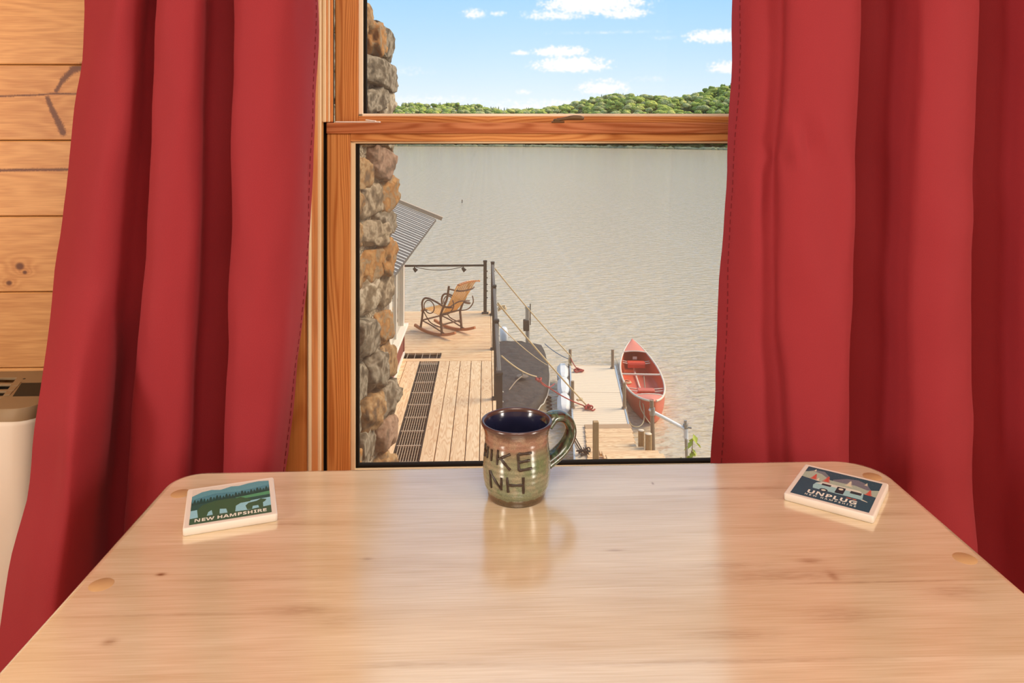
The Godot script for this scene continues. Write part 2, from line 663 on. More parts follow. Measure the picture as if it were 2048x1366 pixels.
# ------------------------------------------------------------------ indoors
func room() -> void:
	# plank wall with the window in it: the planks are pieces of the wall
	var wall := thing("wall_front", "pine plank wall with a window, behind red curtains", "wall", Vector3.ZERO, 0.0, "", "structure")
	var knots := plank_material()
	var y := 0.93 - 0.1228 * 8
	while y < 2.45:
		var lo := maxf(y, 0.0)
		var hi := minf(y + 0.1228, 2.4)
		if hi > lo + 0.01:
			var spans := [[-1.9, -0.30], [0.61, 2.1]]
			if lo > 1.83 or hi < 0.53:
				spans = [[-1.9, -0.30], [-0.30, 0.61], [0.61, 2.1]]
			for s in spans:
				var b := MB.new()
				var c := Vector3((s[0] + s[1]) / 2, (lo + hi) / 2, -WALL - 0.009)
				b.box(c, Vector3(s[1] - s[0], hi - lo - 0.0012, 0.018), 0.0016)
				put("plank", b.done(), knots, wall)
		y += 0.1228
	var back := MB.new()
	for s in [[-2.0, -0.30, 0.0, 2.5], [0.61, 2.2, 0.0, 2.5], [-0.30, 0.61, 0.0, 0.53], [-0.30, 0.61, 1.83, 2.5]]:
		back.box(Vector3((s[0] + s[1]) / 2, (s[2] + s[3]) / 2, -1.364), Vector3(s[1] - s[0], s[3] - s[2], 0.132))
	put("backing", back.done(), M.dark_gap, wall)
	for w in [["wall_left", Vector3(-2.0, 1.2, 0.66), Vector3(0.2, 2.6, 4.1)], ["wall_right", Vector3(2.2, 1.2, 0.66), Vector3(0.2, 2.6, 4.1)], ["wall_back", Vector3(0.1, 1.2, 2.7), Vector3(4.4, 2.6, 0.2)], ["ceiling", Vector3(0.1, 2.5, 0.66), Vector3(4.4, 0.2, 4.2)], ["floor", Vector3(0.1, -0.1, 0.61), Vector3(4.4, 0.2, 4.0)]]:
		var b := MB.new()
		b.box(w[1], w[2])
		var o := put(w[0], b.done(), M.floor_wood if w[0] == "floor" else M.plaster)
		tag(o, {"wall_left": "plain wall of the room left of the heater", "wall_right": "plain wall of the room beyond the right curtain", "wall_back": "plain wall of the room facing the window", "ceiling": "plain pale ceiling over the table", "floor": "wooden floor under the table"}[w[0]], "floor" if w[0] == "floor" else ("ceiling" if w[0] == "ceiling" else "wall"), "", "structure")


func plank_material() -> StandardMaterial3D:
	# the planks left of the curtain: grain with the branch knots and checks seen there; 1.1 m x 1.2 m of wall from (-1.9, 0.3)
	var w := 768
	var h := 840
	var n := noise(31, 1.0, 3)
	var f := noise(32, 1.0, 2)
	var knots := [[-0.755, 0.972, 0.006], [-0.772, 0.945, 0.004], [-0.747, 0.962, 0.003], [-1.1, 0.86, 0.01], [-1.3, 1.22, 0.012], [-1.5, 1.0, 0.009]]
	# dark branch spikes (x, y, half-width, along x, along y)
	var strokes := [[[-0.652, 1.297], [-0.670, 1.291], [-0.687, 1.273], [-0.697, 1.256]], [[-0.711, 1.244], [-0.704, 1.226], [-0.694, 1.206], [-0.686, 1.188]], [[-0.80, 1.2465], [-0.725, 1.2495], [-0.702, 1.2515], [-0.64, 1.2505]], [[-0.80, 1.127], [-0.775, 1.1275], [-0.757, 1.128], [-0.64, 1.1285]]]
	var wide := [0.0065, 0.0055, 0.0014, 0.0022]
	var im := Image.create_empty(w, h, false, Image.FORMAT_RGB8)
	for y in h:
		var wy := 1.5 - 1.2 * (y + 0.5) / h
		for x in w:
			var wx := -1.6 + 1.1 * (x + 0.5) / w
			var row := floorf((wy - 0.93) / 0.1228)
			var s := n.get_noise_3d(wx * 2.2, wy * 16.0, row * 5.0)
			var bend := 0.0
			var dark := 0.0
			for k in knots:
				var dx: float = (wx - k[0]) / (k[2] * 3.5)
				var dy: float = (wy - k[1]) / (k[2] * 2.2)
				var q := dx * dx + dy * dy
				if q < 6.0:
					bend += exp(-q) * 1.4
					var r := Vector2((wx - k[0]) / (k[2] * 1.2), (wy - k[1]) / k[2]).length()
					dark = maxf(dark, smoothstep(1.3, 0.5, r) * 0.75)
			if wx > -0.83:
				for i in 4:
					var best := 9.0
					for j in 3:
						var a := Vector2(strokes[i][j][0], strokes[i][j][1])
						var b := Vector2(strokes[i][j + 1][0], strokes[i][j + 1][1])
						var p := Geometry2D.get_closest_point_to_segment(Vector2(wx, wy), a, b)
						var taper: float = wide[i] * (1.0 if i > 1 else lerpf(1.0 if i == 0 else 0.7, 0.5 if i == 0 else 1.0, j / 2.0))
						best = minf(best, p.distance_to(Vector2(wx, wy)) / taper)
					dark = maxf(dark, smoothstep(1.3, 0.5, best + 0.4 * f.get_noise_2d(wx * 300.0, wy * 300.0)) * 0.72)
					if i < 2 or i == 3:
						bend += exp(-best * best * 0.05) * 0.5
			var ring := 0.5 + 0.5 * sin((wy * 60.0 + s * 5.0 + bend * 3.0) * TAU * 0.5)
			var k := 1.0 - 0.075 * ring - 0.08 * (0.5 + f.get_noise_2d(wx * 14.0, wy * 420.0)) - 0.05 * bend + 0.03 * sin(row * 2.3)
			var c := Color(1.0 - (1.0 - k) * 0.7, 1.0 - (1.0 - k) * 1.1, 1.0 - (1.0 - k) * 1.5)
			im.set_pixel(x, y, c.lerp(Color(0.34, 0.2, 0.1), dark))
	var t := ImageTexture.create_from_image(im)
	var m := mat("knotty", col(228, 172, 108), 0.5, t, Vector3(1 / 1.1, 1 / 1.2, 1 / 1.1))
	m.uv1_offset = Vector3(1.6 / 1.1, -1.5 / 1.2, 0)
	return m


func window() -> void:
	var w := thing("window_1", "wooden double-hung window between the two red curtains", "window", Vector3.ZERO, 0.0, "", "structure")
	# casing boards on the wall
	boxp("casing", P(-0.375, 0.5, 1.262), P(-0.2885, 1.86, 1.28), M.casing, w, 0.006)
	boxp("casing", P(0.598, 0.5, 1.262), P(0.69, 1.86, 1.28), M.casing, w, 0.006)
	boxp("casing", P(-0.375, 1.84, 1.262), P(0.69, 1.93, 1.281), M.casing, w, 0.006)
	boxp("sill", P(-0.40, 0.515, 1.235), P(0.71, 0.542, 1.45), M.casing, w, 0.005)
	for s in [[-1.0, 0.0], [1.0, 0.321]]:
		var k: float = s[0]
		var o: float = s[1]
		boxp("jamb", P(o + k * 0.2840, 0.54, 1.264), P(o + k * 0.31, 1.85, 1.318), M.casing, w, 0.003)
		boxp("casing_edge_light", P(o + k * 0.2838, 0.54, 1.2585), P(o + k * 0.2890, 1.85, 1.27), M.cream, w, 0.002)  # cream strip puts light caught by the rounded edge into colour
		boxp("jamb_liner", P(o + k * 0.2802, 0.54, 1.318), P(o + k * 0.31, 1.85, 1.328), M.cream, w, 0.001)
		boxp("jamb_liner", P(o + k * 0.2806, 0.54, 1.328), P(o + k * 0.31, 1.85, 1.345), M.jamb_tan, w, 0.0)
		boxp("jamb_liner", P(o + k * 0.2754, 1.206, 1.334), P(o + k * 0.281, 1.85, 1.342), M.cream, w, 0.001)
		boxp("parting_stop", P(o + k * 0.2756, 1.206, 1.345), P(o + k * 0.31, 1.85, 1.358), M.casing, w, 0.001)
		boxp("parting_stop", P(o + k * 0.2741, 1.206, 1.364), P(o + k * 0.31, 1.85, 1.370), M.cream, w, 0.001)
		boxp("parting_stop", P(o + k * 0.2795, 0.54, 1.366), P(o + k * 0.31, 1.85, 1.386), M.gasket, w, 0.001)  # dark strip puts the shaded gap beside the sash into colour
		boxp("parting_stop", P(o + k * 0.2718, 1.206, 1.372), P(o + k * 0.31, 1.85, 1.386), M.casing, w, 0.001)
		boxp("outer_jamb", P(o + k * 0.281, 0.54, 1.386), P(o + k * 0.31, 1.85, 1.44), M.gasket, w, 0.0)
	boxp("head_jamb", P(-0.31, 1.815, 1.262), P(0.62, 1.85, 1.44), M.casing, w, 0.002)
	# sashes: [name, front depth, left, right, bottom, top, stile, top rail, bottom rail]
	for s in [["lower_sash", 1.36, -0.2785, 0.5995, 0.545, 1.205, 0.041, 0.026, 0.0495], ["upper_sash", 1.404, -0.2725, 0.5935, 1.178, 1.815, 0.0415, 0.04, 0.039]]:
		var h := Node3D.new()
		h.name = s[0]
		w.add_child(h)
		var d: float = s[1]
		var l: float = s[2]
		var r: float = s[3]
		var b: float = s[4]
		var t: float = s[5]
		var low: bool = s[0] == "lower_sash"
		var th := 0.034
		boxp("stile", P(l, b, d), P(l + s[6], t - (0.019 if low else 0.0), d + th), M.fir_up, h, 0.0015)
		boxp("stile", P(r - s[6], b, d), P(r, t - (0.019 if low else 0.0), d + th), M.fir_up, h, 0.0015)
		if low:
			boxp("check_rail", P(l, t - 0.019, d - 0.004), P(r, t, d + 0.043), M.fir_red, h, 0.0012)
			boxp("top_rail", P(l + s[6], t - 0.0325, d), P(r - s[6], t - 0.019, d + th), M.fir_across, h, 0.0008)
		else:
			boxp("top_rail", P(l + s[6], t - s[7], d), P(r - s[6], t, d + th), M.fir_across, h, 0.001)
		boxp("bottom_rail", P(l + s[6], b, d), P(r - s[6], b + s[8], d + th), M.fir_across, h, 0.001)
		var gl: float = l + s[6]
		var gr: float = r - s[6]
		var gb: float = b + s[8]
		var gt: float = t - 0.0325 if low else t - s[7]
		for e in [["bead", 0.0, 0.0078, M.cream if low else M.bead_sky_lit, 0.004], ["gasket", 0.0078, 0.0128, M.gasket, 0.010]]:
			var i: float = e[1]
			var j: float = e[2]
			var dd: float = d + e[4]
			# below the glass of the lower sash only the dark strip shows; the beads are thin along the rails
			var vb: float = 0.004
			var vi: float = 0.0
			var wb := 0.004
			var wi := 0.0
			if e[0] == "gasket":
				vb = 0.0056
				vi = 0.004
				wb = 0.008
				wi = 0.0035
			if not low:
				vb = 0.005 if e[0] == "bead" else 0.0055
				wb = vb
				wi = vi
			boxp(e[0], P(gl + i, gb, dd), P(gl + j, gt, dd + 0.014), e[3], h, 0.0008)
			boxp(e[0], P(gr - j, gb, dd), P(gr - i, gt, dd + 0.014), e[3], h, 0.0008)
			boxp(e[0], P(gl + i, gb + wi, dd), P(gr - i, gb + wb, dd + 0.014), e[3], h, 0.0008)
			boxp(e[0], P(gl + i, gt - vb, dd), P(gr - i, gt - vi, dd + 0.014), e[3], h, 0.0008)
		boxp("pane", P(gl + 0.005, gb + 0.002, d + 0.018), P(gr - 0.005, gt - 0.002, d + 0.018), M.pane, h, 0.0)
	# the insect screen outside the lower sash
	var sm := mat("screen_cloth", Color(0.60, 0.53, 0.43, 0.2), 0.8)
	sm.transparency = BaseMaterial3D.TRANSPARENCY_ALPHA
	sm.metallic_specular = 0.1
	var sc := MB.new()
	sc.quad(P(-0.27, 0.56, 1.425), P(0.59, 0.56, 1.425), P(0.59, 1.19, 1.425), P(-0.27, 1.19, 1.425), Vector3(0, 0, 1))
	var so := put("insect_screen", sc.done(), sm, w)
	so.set_meta("label", "fine grey insect screen over the lower sash")
	# the sash lock on the meeting rail and the tilt latch at its left end
	var lk := MB.new()
	lk.box(P(0.126, 1.2065, 1.365), Vector3(0.022, 0.003, 0.02), 0.001)
	lk.box(P(0.124, 1.2095, 1.364), Vector3(0.012, 0.005, 0.014), 0.0015)
	var lever := [P(0.124, 1.2105, 1.362), P(0.134, 1.2115, 1.36), P(0.146, 1.2135, 1.358), P(0.156, 1.2140, 1.357), P(0.166, 1.2135, 1.357), P(0.171, 1.2125, 1.357)]
	lk.tube(smoothed(lever, 4), [0.0028, 0.0028, 0.0028, 0.0028, 0.003, 0.003, 0.0032, 0.0035, 0.004, 0.0042, 0.0044, 0.0045, 0.0045, 0.0045, 0.0044, 0.0043, 0.0041, 0.0038, 0.0034, 0.0029, 0.002], 10)
	put("sash_lock", lk.done(), M.brown_metal, w)
	var tl := MB.new()
	tl.box(P(-0.226, 1.2062, 1.372), Vector3(0.078, 0.0026, 0.016), 0.001)
	tl.box(P(-0.203, 1.2088, 1.368), Vector3(0.018, 0.0022, 0.010), 0.0008, Basis(Vector3.BACK, -0.12))
	put("tilt_latch", tl.done(), M.white_plastic, w)


func table() -> void:
	var t := thing("dining_table", "pale pine table with rounded corners in front of the window", "table")
	var out := PackedVector2Array()
	for c in [[-0.411 + 0.042, -1.043 + 0.042, 0.042, PI], [0.531 - 0.06, -1.052 + 0.06, 0.06, 1.5 * PI], [0.531 - 0.04, -0.30 - 0.04, 0.04, 0.0], [-0.411 + 0.04, -0.30 - 0.04, 0.04, 0.5 * PI]]:
		for k in 9:
			var a: float = c[3] + 0.5 * PI * k / 8.0
			out.append(Vector2(c[0] + c[2] * cos(a), c[1] + c[2] * sin(a)))
	var w := 1024
	var h := 800
	var n := noise(51, 1.0, 3)
	var f := noise(52, 1.0, 2)
	# smudges and small knots: x, depth, half-length, half-height, strength
	var marks := [[-0.332, 0.802, 0.004, 0.0022, 0.85], [-0.334, 0.698, 0.006, 0.005, 0.35], [-0.176, 0.738, 0.03, 0.008, 0.24], [-0.14, 0.722, 0.022, 0.009, 0.16], [0.352, 0.777, 0.004, 0.006, 0.4], [0.34, 0.805, 0.012, 0.004, 0.35], [0.31, 0.78, 0.08, 0.012, 0.22], [-0.126, 0.824, 0.005, 0.002, 0.3], [0.213, 0.987, 0.0012, 0.003, 0.6], [0.139, 0.832, 0.01, 0.002, 0.3], [0.33, 0.714, 0.03, 0.012, 0.18], [0.25, 0.80, 0.05, 0.006, 0.16], [-0.25, 0.90, 0.07, 0.004, 0.2], [0.30, 0.97, 0.08, 0.004, 0.28], [0.46, 0.745, 0.03, 0.012, 0.2], [0.22, 0.69, 0.04, 0.008, 0.16], [-0.05, 0.66, 0.06, 0.004, 0.16], [0.2, 0.655, 0.15, 0.003, 0.2], [0.4, 0.765, 0.12, 0.0012, 0.3], [-0.3, 0.735, 0.1, 0.002, 0.16], [-0.22, 0.79, 0.06, 0.003, 0.14], [-0.36, 0.98, 0.04, 0.006, 0.16], [0.44, 0.9, 0.07, 0.004, 0.16]]
	var strips := [0.30, 0.42, 0.55, 0.655, 0.765, 0.86, 0.955, 1.06]
	var im := Image.create_empty(w, h, false, Image.FORMAT_RGB8)
	for y in h:
		var d := 1.06 - 0.76 * (y + 0.5) / h
		var strip := 0
		while strip < 7 and d > strips[strip]:
			strip += 1
		var tone := 0.02 * sin(strip * 4.7)
		for x in w:
			var px := -0.42 + 0.96 * (x + 0.5) / w
			var s := n.get_noise_3d(px * 2.6, d * 22.0, strip * 3.0)
			var k := 0.96 + tone + 0.06 * s - 0.05 * (0.5 + f.get_noise_2d(px * 10.0, d * 420.0)) - 0.035 * absf(n.get_noise_3d(px * 5.0, d * 120.0, strip * 7.0))
			var dark := 0.0
			for m in marks:
				var dy: float = (d - m[1]) / m[3]
				if absf(dy) < 2.6:
					var dx: float = (px - m[0]) / m[2]
					dark += m[4] * exp(-(dx * dx + dy * dy) * 0.9) * (0.75 + 0.5 * f.get_noise_2d(px * 40.0, d * 500.0))
			dark = clampf(dark, 0.0, 0.9)
			k = clampf(k, 0.0, 1.0)
			im.set_pixel(x, y, Color(1.0 - (1.0 - k) * 0.8, 1.0 - (1.0 - k) * 1.1, 1.0 - (1.0 - k) * 1.5).lerp(Color(0.42, 0.28, 0.16), dark))
	var m := StandardMaterial3D.new()
	m.resource_name = "table_pine"
	m.albedo_texture = ImageTexture.create_from_image(im)
	m.albedo_color = col(250, 233, 202)
	m.metallic = 0.16
	m.roughness = 0.2
	m.metallic_specular = 0.7
	m.clearcoat_enabled = true
	m.clearcoat = 1.0
	m.clearcoat_roughness = 0.16
	var b := MB.new()
	b.slab(out, [Vector2(0.006, 0.710), Vector2(0.0, 0.716), Vector2(0.0, 0.732), Vector2(0.0018, 0.7368), Vector2(0.005, 0.7393), Vector2(0.009, 0.74)], true, Vector2(1 / 0.96, 1 / 0.76), Vector2(0.42 / 0.96, 1.06 / 0.76))
	var top := put("tabletop", b.done(), m, t)
	var plug := mat("plug_wood", col(204, 164, 118), 0.35)
	for p in [[-0.381, 0.979], [-0.384, 0.786], [0.504, 0.997], [0.506, 0.804]]:
		var c := MB.new()
		c.lathe([Vector2(0.0001, -0.004), Vector2(0.0118, -0.004), Vector2(0.0118, 0.0), Vector2(0.0116, 0.00015), Vector2(0.0001, 0.0002)], 24)
		var o := put("wood_plug", c.done(), plug, top)
		o.position = P(p[0], 0.74, p[1])
	for p in [[-0.36, 0.98], [0.48, 0.98], [-0.36, 0.36], [0.48, 0.36]]:
		boxp("leg", P(p[0] - 0.03, 0.0, p[1] - 0.03), P(p[0] + 0.03, 0.709, p[1] + 0.03), M.pine, t, 0.004)
	boxp("apron", P(-0.33, 0.62, 0.99), P(0.45, 0.709, 0.97), M.pine, t)
	boxp("apron", P(-0.33, 0.62, 0.37), P(0.45, 0.709, 0.35), M.pine, t)
	boxp("apron", P(-0.37, 0.62, 0.39), P(-0.35, 0.709, 0.95), M.pine, t)
	boxp("apron", P(0.47, 0.62, 0.39), P(0.49, 0.709, 0.95), M.pine, t)


func mug_r(y: float) -> float:
	var pr := [Vector2(0.0, 0.0345), Vector2(0.003, 0.0358), Vector2(0.009, 0.0366), Vector2(0.0105, 0.0376), Vector2(0.016, 0.0398), Vector2(0.026, 0.0416), Vector2(0.038, 0.0420), Vector2(0.05, 0.0413), Vector2(0.06, 0.0403), Vector2(0.068, 0.0396), Vector2(0.075, 0.0396), Vector2(0.082, 0.0406), Vector2(0.087, 0.0424), Vector2(0.0895, 0.0436)]
	for i in pr.size() - 1:
		if y <= pr[i + 1].x:
			return lerpf(pr[i].y, pr[i + 1].y, (y - pr[i].x) / (pr[i + 1].x - pr[i].x))
	return 0.0436


func mug() -> void:
	var o := thing("mug", "green and tan glazed stoneware mug with carved lettering, on the table", "mug", P(0.0375, 0.7401, 0.962))
	var n := noise(71, 1.0, 4)
	var w := 512
	var h := 256
	var bands := [[0.0, col(74, 58, 38)], [0.09, col(82, 64, 42)], [0.105, col(108, 116, 88)], [0.2, col(122, 132, 106)], [0.42, col(136, 136, 112)], [0.6, col(132, 132, 104)], [0.72, col(132, 120, 96)], [0.78, col(148, 112, 94)], [0.88, col(156, 118, 100)], [0.93, col(112, 80, 68)], [1.0, col(78, 58, 54)]]
	var im := Image.create_empty(w, h, false, Image.FORMAT_RGB8)
	for y in h:
		var v := (y + 0.5) / h
		for x in w:
			var u := (x + 0.5) / w
			var p := Vector3(sin(u * TAU), v * 2.2, cos(u * TAU))
			var vv := clampf(v + 0.03 * n.get_noise_3dv(p * 2.0) + (0.012 * n.get_noise_3dv(p * 9.0) if v > 0.13 else 0.0), 0.0, 1.0)
			var c: Color = bands[-1][1]
			for i in bands.size() - 1:
				if vv <= bands[i + 1][0]:
					c = bands[i][1].lerp(bands[i + 1][1], (vv - bands[i][0]) / (bands[i + 1][0] - bands[i][0]))
					break
			# a green run in the glaze to the right of the lettering, tan blushes elsewhere
			var an := fposmod(u * 360.0 + 180.0, 360.0) - 180.0
			var green := exp(-pow((an - 40.0) / 26.0, 2.0)) * exp(-pow((v - 0.56) / 0.12, 2.0)) * 0.8
			green += 0.35 * smoothstep(0.05, 0.4, n.get_noise_3dv(p * 3.0 + Vector3(5, 0, 0))) * smoothstep(0.12, 0.2, v) * smoothstep(0.7, 0.5, v)
			c = c.lerp(col(88, 112, 72), clampf(green, 0.0, 0.85))
			c = c.lerp(col(164, 146, 120), 0.4 * smoothstep(0.0, 0.35, n.get_noise_3dv(p * 2.2 + Vector3(0, 9, 0))) * smoothstep(0.12, 0.2, v))
			var k := 1.0 + 0.2 * n.get_noise_3dv(p * 26.0) + 0.05 * sin(v * 90.0)
			im.set_pixel(x, y, Color(c.r * k, c.g * k, c.b * k))
	var m := StandardMaterial3D.new()
	m.resource_name = "mug_glaze"
	m.albedo_texture = ImageTexture.create_from_image(im)
	m.roughness = 0.24
	m.metallic_specular = 0.6
	m.clearcoat_enabled = true
	m.clearcoat = 0.8
	m.clearcoat_roughness = 0.08
	# outside: the throwing rings are a slight wave of the wall
	var prof := []
	var y := 0.0
	while y <= 0.0896:
		prof.append(Vector2(mug_r(y) + (0.0001 * sin(y * 900.0) if y > 0.012 else 0.0), y))
		y += 0.0014
	var b := MB.new()
	b.lathe(prof, 72)
	var body := put("body", b.done(), m, o)
	var rim_m := mat("mug_rim", col(84, 58, 54), 0.2, null, Vector3.ONE, 0.7)
	var rim := MB.new()
	rim.lathe([Vector2(0.0434, 0.0886), Vector2(0.0441, 0.0900), Vector2(0.0443, 0.0915), Vector2(0.0438, 0.0928), Vector2(0.0426, 0.0934), Vector2(0.0412, 0.0932), Vector2(0.0402, 0.0922), Vector2(0.0396, 0.0905), Vector2(0.0393, 0.0885)], 72)
	put("rim", rim.done(), rim_m, o)
	var ins := mat("mug_inside", col(40, 42, 70), 0.14, null, Vector3.ONE, 0.7)
	var inn := MB.new()
	inn.lathe([Vector2(0.0393, 0.0887), Vector2(0.0380, 0.084), Vector2(0.0362, 0.076), Vector2(0.0362, 0.066), Vector2(0.038, 0.045), Vector2(0.0375, 0.028), Vector2(0.033, 0.015), Vector2(0.022, 0.010), Vector2(0.0001, 0.0095)], 60)
	var io := put("inside", inn.done(), ins, o)
	io.set_meta("label", "dark blue glazed inside")
	var foot := MB.new()
	foot.lathe([Vector2(0.0001, 0.0002), Vector2(0.033, 0.0), Vector2(0.0345, 0.0)], 48)
	put("foot", foot.done(), M.dark_gap, o)
	# the handle, an ear to the right and a little away
	var hm := mat("mug_handle", col(70, 82, 62), 0.2, ntex(72, 0.02, [col(72, 52, 40), col(60, 86, 66), col(120, 130, 100)], [0.3, 0.55, 0.8]), Vector3(14, 9, 14), 0.6, false)
	hm.albedo_color = Color.WHITE
	hm.clearcoat_enabled = true
	hm.clearcoat = 0.7
	hm.clearcoat_roughness = 0.08
	var ax := Vector3(cos(0.42), 0, -sin(0.42))
	var hp := []
	for q in [[0.0412, 0.0805], [0.0460, 0.0850], [0.052, 0.0885], [0.063, 0.0875], [0.0725, 0.081], [0.0775, 0.071], [0.0765, 0.061], [0.0705, 0.051], [0.061, 0.0425], [0.052, 0.0375], [0.0410, 0.0325]]:
		hp.append(ax * q[0] + Vector3(0, q[1], 0))
	var hb := MB.new()
	handle_strap(hb, smoothed(hp, 4))
	put("handle", hb.done(), hm, o)
	# HIKE / NH carved into the wall and filled with dark glaze: strokes of (angle, height) pairs
	var lm := mat("mug_letters", col(58, 44, 34), 0.3)
	for g in [
		["letter", [[[-75.0, 0.0685], [-73.5, 0.0535]], [[-63.0, 0.0675], [-62.5, 0.0545]], [[-75.0, 0.061], [-63.0, 0.0605]]]],
		["letter", [[[-51.0, 0.0670], [-50.5, 0.0540]]]],
		["letter", [[[-36.5, 0.0690], [-37.0, 0.0520]], [[-34.5, 0.0590], [-13.5, 0.0665]], [[-32.0, 0.0610], [-13.0, 0.0485]]]],
		["letter", [[[0.0, 0.0670], [1.5, 0.0482]], [[0.0, 0.0668], [24.5, 0.0672]], [[1.0, 0.0575], [21.0, 0.0590]], [[1.5, 0.0482], [24.0, 0.0495]]]],
		["letter", [[[-52.0, 0.0420], [-50.0, 0.0215]], [[-51.5, 0.0415], [-29.0, 0.0240]], [[-28.0, 0.0380], [-28.5, 0.0235]]]],
		["letter", [[[-18.0, 0.0395], [-16.5, 0.0220]], [[8.5, 0.0400], [9.0, 0.0205]], [[-17.0, 0.0305], [8.5, 0.0310]]]],
	]:
		var c := MB.new()
		for s in g[1]:
			var pts := []
			var rad := []
			for i in 9:
				var t := i / 8.0
				var a := deg_to_rad(lerpf(s[0][0], s[1][0], t))
				var hh := lerpf(s[0][1], s[1][1], t)
				var r := mug_r(hh) + 0.0001
				pts.append(Vector3(r * sin(a), hh, r * cos(a)))
				rad.append(0.0016 + 0.00025 * sin(t * 9.0 + a * 5.0))
			c.tube(pts, rad, 8)
		put(g[0], c.done(), lm, body)


func handle_strap(b: MB, pts: Array) -> void:
	# a flattened strap, broader across than thick
	var m := pts.size()
	var side := Vector3.ZERO
	var rings := []
	for i in m:
		var t: Vector3 = (pts[mini(i + 1, m - 1)] - pts[maxi(i - 1, 0)]).normalized()
		side = t.cross(Vector3.UP.cross(pts[i] - Vector3(0, pts[i].y, 0)).cross(t).normalized()).normalized() if i < 0 else Vector3.UP.cross(Vector3(pts[m / 2].x, 0, pts[m / 2].z)).normalized()
		var nrm := side.cross(t).normalized()
		var k := 1.0 + 0.35 * absf(float(i) / (m - 1) - 0.5) * 2.0
		var ring := []
		for j in 16:
			var a := TAU * j / 16
			ring.append(pts[i] + side * cos(a) * 0.0098 * k + nrm * sin(a) * 0.0060 * k)
		rings.append(ring)
	b.smooth(true)
	for i in m - 1:
		for j in 16:
			var k := (j + 1) % 16
			b.quad(rings[i][j], rings[i][k], rings[i + 1][k], rings[i + 1][j], rings[i][j] + rings[i][k] + rings[i + 1][j] + rings[i + 1][k] - (pts[i] + pts[i + 1]) * 2.0)
	b.smooth(false)


func coasters() -> void:
	var tile := mat("coaster_stone", col(236, 226, 214), 0.5)
	var words := mat("print_white", col(238, 236, 224), 0.5)
	for k in 2:
		var o := thing("coaster", ["square coaster printed with bears, pines and mountains, beside the left curtain", "square coaster printed with a camper trailer at night, beside the right curtain"][k], "coaster", [P(-0.3055, 0.7402, 0.9383), P(0.4343, 0.7402, 0.9473)][k], [0.312, -0.64][k])
		var out := PackedVector2Array()
		for c in [[1, 1, 0.0], [-1, 1, 0.5], [-1, -1, 1.0], [1, -1, 1.5]]:
			for i in 5:
				out.append(Vector2(c[0] * 0.0478, c[1] * 0.0478) + Vector2.from_angle(PI * (c[2] + i / 8.0)) * 0.003)
		var b := MB.new()
		b.slab(out, [Vector2(0.0012, 0.0), Vector2(0.0002, 0.001), Vector2(0.0, 0.0072), Vector2(0.0006, 0.0084), Vector2(0.0016, 0.0088)])
		put("tile", b.done(), tile, o)
		var im := Image.create_empty(384, 384, false, Image.FORMAT_RGB8)
		if k == 0:
			paint_bears(im)
		else:
			paint_camper(im)
		speckle(im, 90 + k, 0.1)
		var pm := StandardMaterial3D.new()
		pm.resource_name = "coaster_print"
		pm.albedo_texture = ImageTexture.create_from_image(im)
		pm.roughness = 0.5
		var q := MB.new()
		var e := 0.0445
		q.quad(Vector3(-e, 0.00895, -e), Vector3(e, 0.00895, -e), Vector3(e, 0.00895, e), Vector3(-e, 0.00895, e), Vector3.UP, Vector2(0, 0), Vector2(1, 0), Vector2(1, 1), Vector2(0, 1))
		var print_ := put("print", q.done(), pm, o)
		for line in ([["NEW HAMPSHIRE", 0.078, 0.0365]] if k == 0 else [["UNPLUG", 0.056, 0.0285], ["N E W   H A M P S H I R E", 0.058, 0.0375]]):
			var t := lettering(line[0], line[1], 0.0002, words, line[1] != 0.058)
			t.name = "lettering"
			t.rotation.x = -PI / 2
			t.position = Vector3(0.0, 0.0091, line[2])
			if k == 1 and line[0] == "UNPLUG":
				t.scale.y *= 0.9
			print_.add_child(t, true)


func pines(im: Image, x: float, y: float, s: float, c: Color) -> void:
	for t in 4:
		poly(im, [Vector2(x, y - s * (1.0 - t * 0.22)), Vector2(x + s * (0.10 + t * 0.06), y - s * (0.70 - t * 0.22)), Vector2(x - s * (0.10 + t * 0.06), y - s * (0.70 - t * 0.22))], c)


